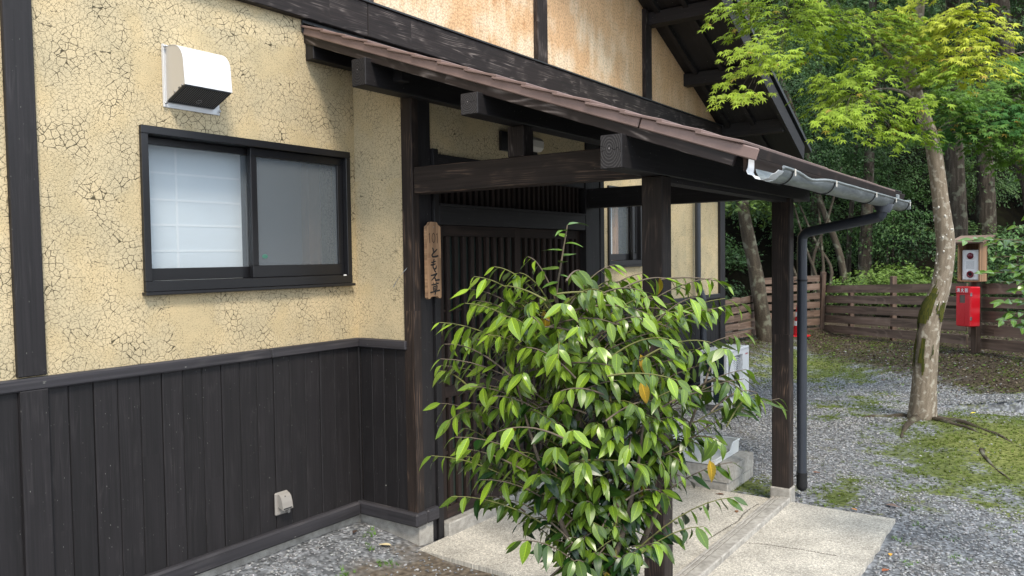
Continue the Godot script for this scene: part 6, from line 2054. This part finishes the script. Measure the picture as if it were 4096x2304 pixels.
func build_forest() -> void:
	var rg := RandomNumberGenerator.new()
	rg.seed = 41
	var broad := spray_mesh(3, 16, 0.085, false)
	var small := spray_mesh(4, 26, 0.055, false)
	var star := spray_mesh(5, 15, 0.085, true)
	var dk0 := lin_raw(0.017, 0.046, 0.014)
	var dk1 := lin_raw(0.085, 0.175, 0.042)
	var lt0 := lin_raw(0.038, 0.085, 0.018)
	var lt1 := lin_raw(0.15, 0.24, 0.04)
	# the lichened trunk at the fence
	var t := thing("lichened_tree", "thick grey trunk blotched with lichen at the fence behind the porch posts", "tree")
	trunk_of(t, [[9.20, 0.0, -0.60], [9.18, 0.6, -0.66], [9.13, 1.32, -0.76], [9.06, 2.15, -0.90], [9.1, 3.2, -1.0], [9.3, 4.6, -1.0], [9.4, 6.5, -0.9]], 0.125, 0.06, M.greybark, 3)
	crown_of(t, "crown", [[9.0, 2.55, -1.1, 1.0, 0.45, 130], [8.9, 3.2, -1.6, 1.0, 0.6, 120], [9.4, 5.2, -0.8, 1.8, 1.0, 160]], star, lt0.lerp(lt1, 0.45), lt1, rg)
	# single trunks seen between the leaves
	for e in [["straight dark trunk rising just behind the long fence", 15.02, 0.5, -0.36, 0.16, [0.0, 0.03], M.darkbark, 7.0], ["slim grey tree with a curved stem behind the fence corner", 13.95, 0.5, -0.42, 0.075, [-0.12, -0.25], M.greybark, 5.0], ["thick dark forest trunk beyond the alarm shelter", 15.7, 1.2, 1.30, 0.24, [-0.02, -0.02], M.darkbark, 8.5], ["broad shaded trunk to the right of the thick dark one", 19.2, 1.9, 1.55, 0.24, [0.0, -0.03], M.darkbark, 8.0], ["leaning black trunk high among the bright maple leaves", 14.7, 1.5, 2.9, 0.30, [-0.02, -0.20], M.darkbark, 8.5], ["thin dark trunk deep in the wood behind the downpipe", 17.0, 1.6, -1.9, 0.12, [0.02, 0.02], M.darkbark, 7.0], ["slender trunk between the fence corner and the straight dark trunk", 16.2, 1.0, -0.95, 0.07, [0.03, 0.05], M.darkbark, 6.0]]:
		t = thing("forest_tree", e[0], "tree")
		var x: float = e[1]
		var y: float = e[2]
		var z: float = e[3]
		var h: float = e[7]
		var lx: float = e[5][0]
		var lz: float = e[5][1]
		trunk_of(t, [[x, y - 0.5, z], [x + lx * 0.8, y + 0.9, z + lz * 0.6], [x + lx * 2.0, y + 2.0, z + lz * 2.0], [x + lx * 3.6, y + 3.6, z + lz * 3.6], [x + lx * 5.0, y + h, z + lz * 5.4]], e[4], e[4] * 0.45, e[6], int(x * 7))
		var cx := x + lx * 5.0
		var cz := z + lz * 5.0
		crown_of(t, "crown", [[cx, y + h * 0.72, cz, 1.7, 1.3, 260], [cx - 0.6, y + h * 0.95, cz + 0.5, 1.8, 1.2, 240], [cx - 0.4, y + h * 0.5, cz - 0.7, 1.1, 0.6, 110]], [broad, small, star][int(x) % 3], dk0, dk1, rg)
	t = thing("forked_tree", "small tree forking low into several bare grey stems behind the taller fence", "tree")
	for e in [[[13.6, 0.2, -0.95], [13.6, 0.9, -0.95], [13.5, 1.6, -1.15], [13.4, 2.6, -1.4]], [[13.6, 0.2, -0.92], [13.65, 1.0, -0.85], [13.7, 1.7, -0.90], [13.75, 2.8, -1.0]], [[13.6, 0.2, -0.97], [13.5, 0.8, -1.25], [13.3, 1.5, -1.45], [13.1, 2.6, -1.6]], [[13.62, 0.2, -0.9], [13.7, 1.1, -0.70], [13.7, 1.8, -1.05], [13.5, 2.9, -1.45]], [[13.62, 0.3, -0.93], [13.6, 1.3, -1.05], [13.6, 2.2, -0.75], [13.6, 3.2, -0.5]]]:
		trunk_of(t, e, 0.040, 0.016, M.greybark, 6, "stem")
	crown_of(t, "crown", [[13.5, 3.3, -1.2, 1.3, 0.6, 170], [13.2, 2.6, -1.9, 0.8, 0.4, 60]], small, dk0, lt0, rg)
	# undergrowth behind the fence
	for e in [["sunlit yellow-green bush behind the long fence", 13.9, 0.85, 0.55, 1.0, 0.42, 300, star, lt0.lerp(lt1, 0.5), lt1], ["low bright fern clump behind the fence beside the straight trunk", 13.4, 0.75, -0.25, 0.55, 0.28, 120, small, lt0, lt1], ["dark camellia bush above the sunlit bush", 15.6, 1.9, 0.1, 0.9, 0.7, 240, broad, dk0, dk1], ["dark evergreen bush behind the alarm shelter", 13.0, 1.2, 2.5, 0.9, 0.75, 260, broad, dk0, dk1], ["dark leafy bush filling the gap by the house corner", 11.6, 1.2, -2.6, 1.0, 0.9, 260, star, dk0, lt0], ["bush of pale serrated leaves half way up the slope", 17.2, 3.0, -0.3, 1.0, 0.7, 220, small, dk1, lt0], ["grassy tuft on the bank below the thick dark trunk", 14.6, 1.35, 1.7, 0.5, 0.3, 90, small, lt0, lt1]]:
		t = thing("undergrowth_bush", e[0], "bush")
		crown_of(t, "foliage", [[e[1], e[2], e[3], e[4], e[5], e[6]]], e[7], e[8], e[9], rg)
		trunk_of(t, [[e[1], gh(e[1], e[3]) - 0.3, e[3]], [e[1], e[2] * 0.7, e[3]], [e[1] + 0.1, e[2] + e[5] * 0.5, e[3]]], 0.04, 0.015, M.darkbark, 2, "stem")
	# the wood itself, one mass on the slope
	for q in 3:
		var where := []
		var cols := []
		for k in 60:
			var d := 2.2 + 11.0 * pow(rg.randf(), 0.8)
			var s := rg.randf_range(-6.0, 8.0) if k < 46 else rg.randf_range(8.0, 17.0)
			var c := Vector3(12.6, 0, -2.6) + Vector3(0.815, 0, -0.578) * d + Vector3(0.578, 0, 0.815) * s
			c.y = -0.4 + 0.42 * d + 0.045 * d * d + rg.randf_range(0.2, 3.2)
			var tone := pow(rg.randf(), 1.5)
			var flat := 0.32 if q == 2 else 0.62
			var size := rg.randf_range(0.7, 1.35)
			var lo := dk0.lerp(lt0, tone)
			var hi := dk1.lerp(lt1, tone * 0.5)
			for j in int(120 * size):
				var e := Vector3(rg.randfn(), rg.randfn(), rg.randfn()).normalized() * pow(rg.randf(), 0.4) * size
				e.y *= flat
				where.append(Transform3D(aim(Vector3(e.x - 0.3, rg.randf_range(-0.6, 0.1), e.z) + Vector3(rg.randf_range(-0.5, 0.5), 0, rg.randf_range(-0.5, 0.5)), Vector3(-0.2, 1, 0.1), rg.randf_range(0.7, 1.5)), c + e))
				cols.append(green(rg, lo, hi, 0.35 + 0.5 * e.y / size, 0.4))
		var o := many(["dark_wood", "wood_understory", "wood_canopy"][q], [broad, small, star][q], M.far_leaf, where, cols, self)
		tag(o, ["mass of dark broad-leaved foliage filling the slope behind the fence", "fine shaded twigs and leaves of the wood's understory on the slope", "feathery maple foliage in the shade high on the wooded slope"][q], "foliage")

# ---------------------------------------------------------------- ground cover
func build_ground_cover() -> void:
	var rg := RandomNumberGenerator.new()
	rg.seed = 53
	var stones := []
	for q in 3:
		var m := MB.new()
		var r2 := RandomNumberGenerator.new()
		r2.seed = 60 + q
		var top: Array[Vector3] = []
		for s in 6:
			var a := TAU * s / 6.0 + r2.randf_range(-0.3, 0.3)
			top.append(Vector3(cos(a) * r2.randf_range(0.75, 1.1), r2.randf_range(-0.15, 0.15), sin(a) * r2.randf_range(0.55, 0.9)))
		var hi := Vector3(r2.randf_range(-0.2, 0.2), 0.5, r2.randf_range(-0.2, 0.2))
		for s in 6:
			var a := top[s]
			var b := top[(s + 1) % 6]
			var am := a * 0.62 + hi * 0.75
			var bm := b * 0.62 + hi * 0.75
			m.quad(a, b, bm, am, a + b + Vector3.UP * 0.3)
			m.flat(am, bm, hi + Vector3(0, 0.06, 0), Vector3.UP)
		stones.append(m.mesh())
	var where := [[], [], []]
	var cols := [[], [], []]
	var pn := FastNoiseLite.new()
	pn.seed = 77
	pn.frequency = 0.9
	for k in 150000:
		var x := rg.randf_range(-3.0, 9.5)
		var z := rg.randf_range(-0.3, 4.2)
		if x > -0.06 and x < 1.88 and z > 0.30 and z < 2.52:
			continue
		if z < 0.02 or (x > -0.02 and x < 2.12 and z < 0.46):
			continue
		var dep := (x - EYE.x) * 0.815 - (z - EYE.z) * 0.578
		var lat := (x - EYE.x) * 0.578 + (z - EYE.z) * 0.815
		if dep < 3.2 or absf(lat) > dep * 0.75:
			continue
		var mo := moss_at(x, z) + pn.get_noise_2d(x * 2.2, z * 2.2) * 0.55
		if mo > 0.08 or litter_at(x, z) > 0.35 + rg.randf() * 0.4:
			if rg.randf() > 0.02:
				continue
		var dirt := ell(x, z, -0.45, 1.0, 0.8, 0.85) + pn.get_noise_2d(x * 3.0, z * 3.0) * 0.7
		if dirt > 0.15 and rg.randf() < 0.72:
			continue
		var s := rg.randf_range(0.005, 0.0108) * (1.0 if dep < 7.0 else 1.35)
		var q := k % 3
		where[q].append(Transform3D(Basis.from_euler(Vector3(rg.randf_range(-0.4, 0.4), rg.randf() * TAU, rg.randf_range(-0.4, 0.4))).scaled(Vector3(s, s * rg.randf_range(0.7, 1.1), s)), Vector3(x, gh(x, z) + s * 0.15 + 0.001, z)))
		var g := 0.10 + 0.27 * pow(rg.randf(), 1.5)
		if rg.randf() < 0.035:
			g += 0.16
		cols[q].append(Color(g * rg.randf_range(0.95, 1.04), g, g * rg.randf_range(0.97, 1.06)))
	for q in 3:
		var o := many(["gravel", "gravel_chips", "gravel_pebbles"][q], stones[q], M.stone, where[q], cols[q], self)
		tag(o, ["grey crushed gravel spread over the yard", "smaller grey stone chips mixed into the yard gravel", "rounded grey pebbles mixed into the yard gravel"][q], "gravel")
	# grass and moss tufts
	var tuft := MB.new()
	var r3 := RandomNumberGenerator.new()
	r3.seed = 3
	for k in 9:
		var a := r3.randf() * TAU
		var o := Vector3(cos(a), 0, sin(a)) * r3.randf() * 0.5
		var d := Vector3(cos(a + r3.randf_range(-0.8, 0.8)), 0, sin(a)) * r3.randf_range(0.4, 1.0)
		var w := d.cross(Vector3.UP).normalized() * 0.10
		var h := r3.randf_range(0.5, 1.1)
		var mid := o + d * 0.4 + Vector3(0, h * 0.7, 0)
		var tip := o + d * 1.0 + Vector3(0, h * 0.75, 0)
		tuft.flat(o - w, o + w, mid, Vector3.UP + d)
		tuft.flat(mid - w * 0.8, mid + w * 0.8, tip, Vector3.UP + d)
	var tm := tuft.mesh()
	var tw := []
	var tc := []
	for k in 60000:
		var x := rg.randf_range(1.9, 11.5)
		var z := rg.randf_range(-1.2, 4.2)
		var mo := moss_at(x, z) + pn.get_noise_2d(x * 2.2, z * 2.2) * 0.55 + rg.randf_range(-0.25, 0.15)
		if mo < 0.08:
			if rg.randf() > 0.012:
				continue
		var s := rg.randf_range(0.008, 0.026)
		tw.append(Transform3D(Basis(Vector3.UP, rg.randf() * TAU).scaled(Vector3(s, s * rg.randf_range(0.5, 1.1), s)), Vector3(x, gh(x, z) - 0.001, z)))
		tc.append(green(rg, lin_raw(0.070, 0.085, 0.018), lin_raw(0.17, 0.25, 0.035), rg.randf() * 0.8 + pn.get_noise_2d(x * 5.0, z * 5.0) * 0.4, 0.1))
	# sprigs in the corner by the foundation and along the paving
	for e in [[-0.30, 0.49, 14], [-0.12, 0.18, 10], [-0.22, 0.30, 6], [-0.55, 0.42, 8], [-0.42, 0.62, 10], [-0.62, 0.60, 8], [-0.35, 0.75, 12], [1.55, 2.58, 7], [1.2, 2.66, 6], [1.9, 2.62, 5], [1.45, 2.85, 9], [1.75, 2.8, 5], [1.1, 2.9, 7], [2.2, 2.55, 5]]:
		for k in e[2]:
			var x: float = e[0] + rg.randfn() * 0.03
			var z: float = e[1] + rg.randfn() * 0.03
			var s := rg.randf_range(0.012, 0.026)
			tw.append(Transform3D(Basis(Vector3.UP, rg.randf() * TAU).scaled(Vector3(s, s, s)), Vector3(x, gh(x, z), z)))
			tc.append(green(rg, lin_raw(0.05, 0.12, 0.02), lin_raw(0.13, 0.26, 0.03), 0.6, 0.4))
	var gr := many("grass", tm, M.blade, tw, tc, self)
	tag(gr, "short moss and grass tufts greening the gravel round the maple", "grass")
	# dead leaves on the bank
	var dl := MB.new()
	dl.flat(Vector3(0, 0, -1), Vector3(-0.45, 0.25, 0), Vector3(0, 0.05, 1), Vector3.UP)
	dl.flat(Vector3(0, 0, -1), Vector3(0.45, 0.2, 0), Vector3(0, 0.05, 1), Vector3.UP)
	var dm := dl.mesh()
	var lw := []
	var lc := []
	for k in 16000:
		var x := rg.randf_range(5.8, 12.5)
		var z := rg.randf_range(-1.0, 4.5)
		if litter_at(x, z) < rg.randf() * 0.9 and rg.randf() > 0.02:
			continue
		var s := rg.randf_range(0.010, 0.026)
		lw.append(Transform3D(Basis.from_euler(Vector3(rg.randf_range(-0.5, 0.5), rg.randf() * TAU, rg.randf_range(-0.5, 0.5))).scaled(Vector3.ONE * s), Vector3(x, gh(x, z) + 0.008, z)))
		var r := rg.randf()
		lc.append(Color(0.042, 0.030, 0.022).lerp(Color(0.19, 0.15, 0.11), r * r * r) if rg.randf() < 0.86 else green(rg, lin_raw(0.04, 0.09, 0.02), lin_raw(0.13, 0.22, 0.04), 0.5, 0.5))
	var lo := many("leaf_litter", dm, M.tint, lw, lc, self)
	tag(lo, "brown dead leaves littering the bank below the fence", "leaf litter")
	# single fallen leaves one can point at
	for e in [["brown curled leaf on the paving by the concrete step", 1.77, 1.46, 0.028, Color(0.16, 0.08, 0.04)], ["small rust-coloured leaf on the paving under the bush", 1.49, 1.67, 0.022, Color(0.20, 0.09, 0.04)], ["orange leaf on the mossy edge beyond the paving corner", 1.95, 2.24, 0.020, Color(0.60, 0.22, 0.03)], ["large brown leaf lying on open gravel right of the downpipe", 2.15, 2.42, 0.042, Color(0.16, 0.11, 0.09)], ["yellow leaf on the gravel beside the slab edge", 1.28, 2.56, 0.020, Color(0.66, 0.34, 0.04)], ["red-brown leaf on gravel near the front corner of the slab", 1.04, 2.58, 0.026, Color(0.26, 0.08, 0.03)], ["bright yellow leaf on gravel behind the maple roots", 5.40, 2.56, 0.035, Color(0.75, 0.60, 0.04)], ["pale cream leaf on the dirt by the foundation corner", -0.16, 0.34, 0.034, Color(0.62, 0.52, 0.30)], ["dark brown leaf close to the inner wall corner", -0.17, 0.12, 0.026, Color(0.06, 0.035, 0.025)], ["rusty leaf on the gravel beyond the step", 2.67, 1.83, 0.026, Color(0.20, 0.09, 0.05)]]:
		var m := MB.new()
		var rows: Array[PackedVector3Array] = []
		for k in 7:
			var f := k / 6.0
			var w := 0.5 * sin(PI * pow(f, 0.85)) + 0.01
			rows.append(PackedVector3Array([Vector3(-w, 0.28 * w, f * 2.0 - 1.0), Vector3(0, 0.12 * f, f * 2.0 - 1.0), Vector3(w, 0.34 * w, f * 2.0 - 1.0)]))
		m.sheet(rows)
		m.col = Color.WHITE
		var lm := mat(Color(e[4].r, e[4].g, e[4].b).linear_to_srgb(), 0.8)
		var o := part("fallen_leaf", m, lm, self)
		var on_slab: bool = e[1] > -0.03 and e[1] < 1.86 and e[2] > 0.47 and e[2] < 2.49
		o.transform = Transform3D(Basis(Vector3.UP, rg.randf() * TAU).scaled(Vector3.ONE * e[3]), Vector3(e[1], (-0.058 if on_slab else gh(e[1], e[2]) + 0.012), e[2]))
		tag(o, e[0], "leaf")

func _ready() -> void:
	var cam := Camera3D.new()
	cam.name = "camera"
	cam.fov = 39.77
	cam.near = 0.05
	cam.far = 400.0
	add_child(cam)
	cam.transform = Transform3D(Basis.from_euler(Vector3(-0.038995, -0.954245, -0.012996)), EYE)
	cam.current = true
	var we := WorldEnvironment.new()
	we.name = "world"
	var e := Environment.new()
	e.background_mode = Environment.BG_SKY
	var sky := Sky.new()
	var sm := ProceduralSkyMaterial.new()
	sm.sky_top_color = Color(0.80, 0.86, 0.93)
	sm.sky_horizon_color = Color(0.90, 0.92, 0.94)
	sm.sky_curve = 0.2
	sm.ground_bottom_color = Color(0.25, 0.25, 0.24)
	sm.ground_horizon_color = Color(0.45, 0.46, 0.46)
	sky.sky_material = sm
	e.sky = sky
	e.tonemap_mode = Environment.TONE_MAPPER_LINEAR
	e.tonemap_exposure = 2.75
	e.sdfgi_enabled = true
	e.ssao_enabled = true
	e.ssil_enabled = true
	we.environment = e
	add_child(we)
	var sun := DirectionalLight3D.new()
	sun.name = "sun"
	sun.light_color = Color(1.0, 0.96, 0.90)
	sun.light_energy = 0.45
	sun.light_angular_distance = 14.0
	sun.shadow_enabled = true
	add_child(sun)
	sun.look_at_from_position(Vector3(-4, 9, 5.5), Vector3.ZERO)
	rng.seed = 7
	fn.seed = 5
	fn.frequency = 0.08
	materials()
	build_ground()
	build_slab()
	build_house()
	build_fittings()
	build_yard_things()
	build_bush()
	build_maple()
	build_side_shrub()
	build_forest()
	build_ground_cover()
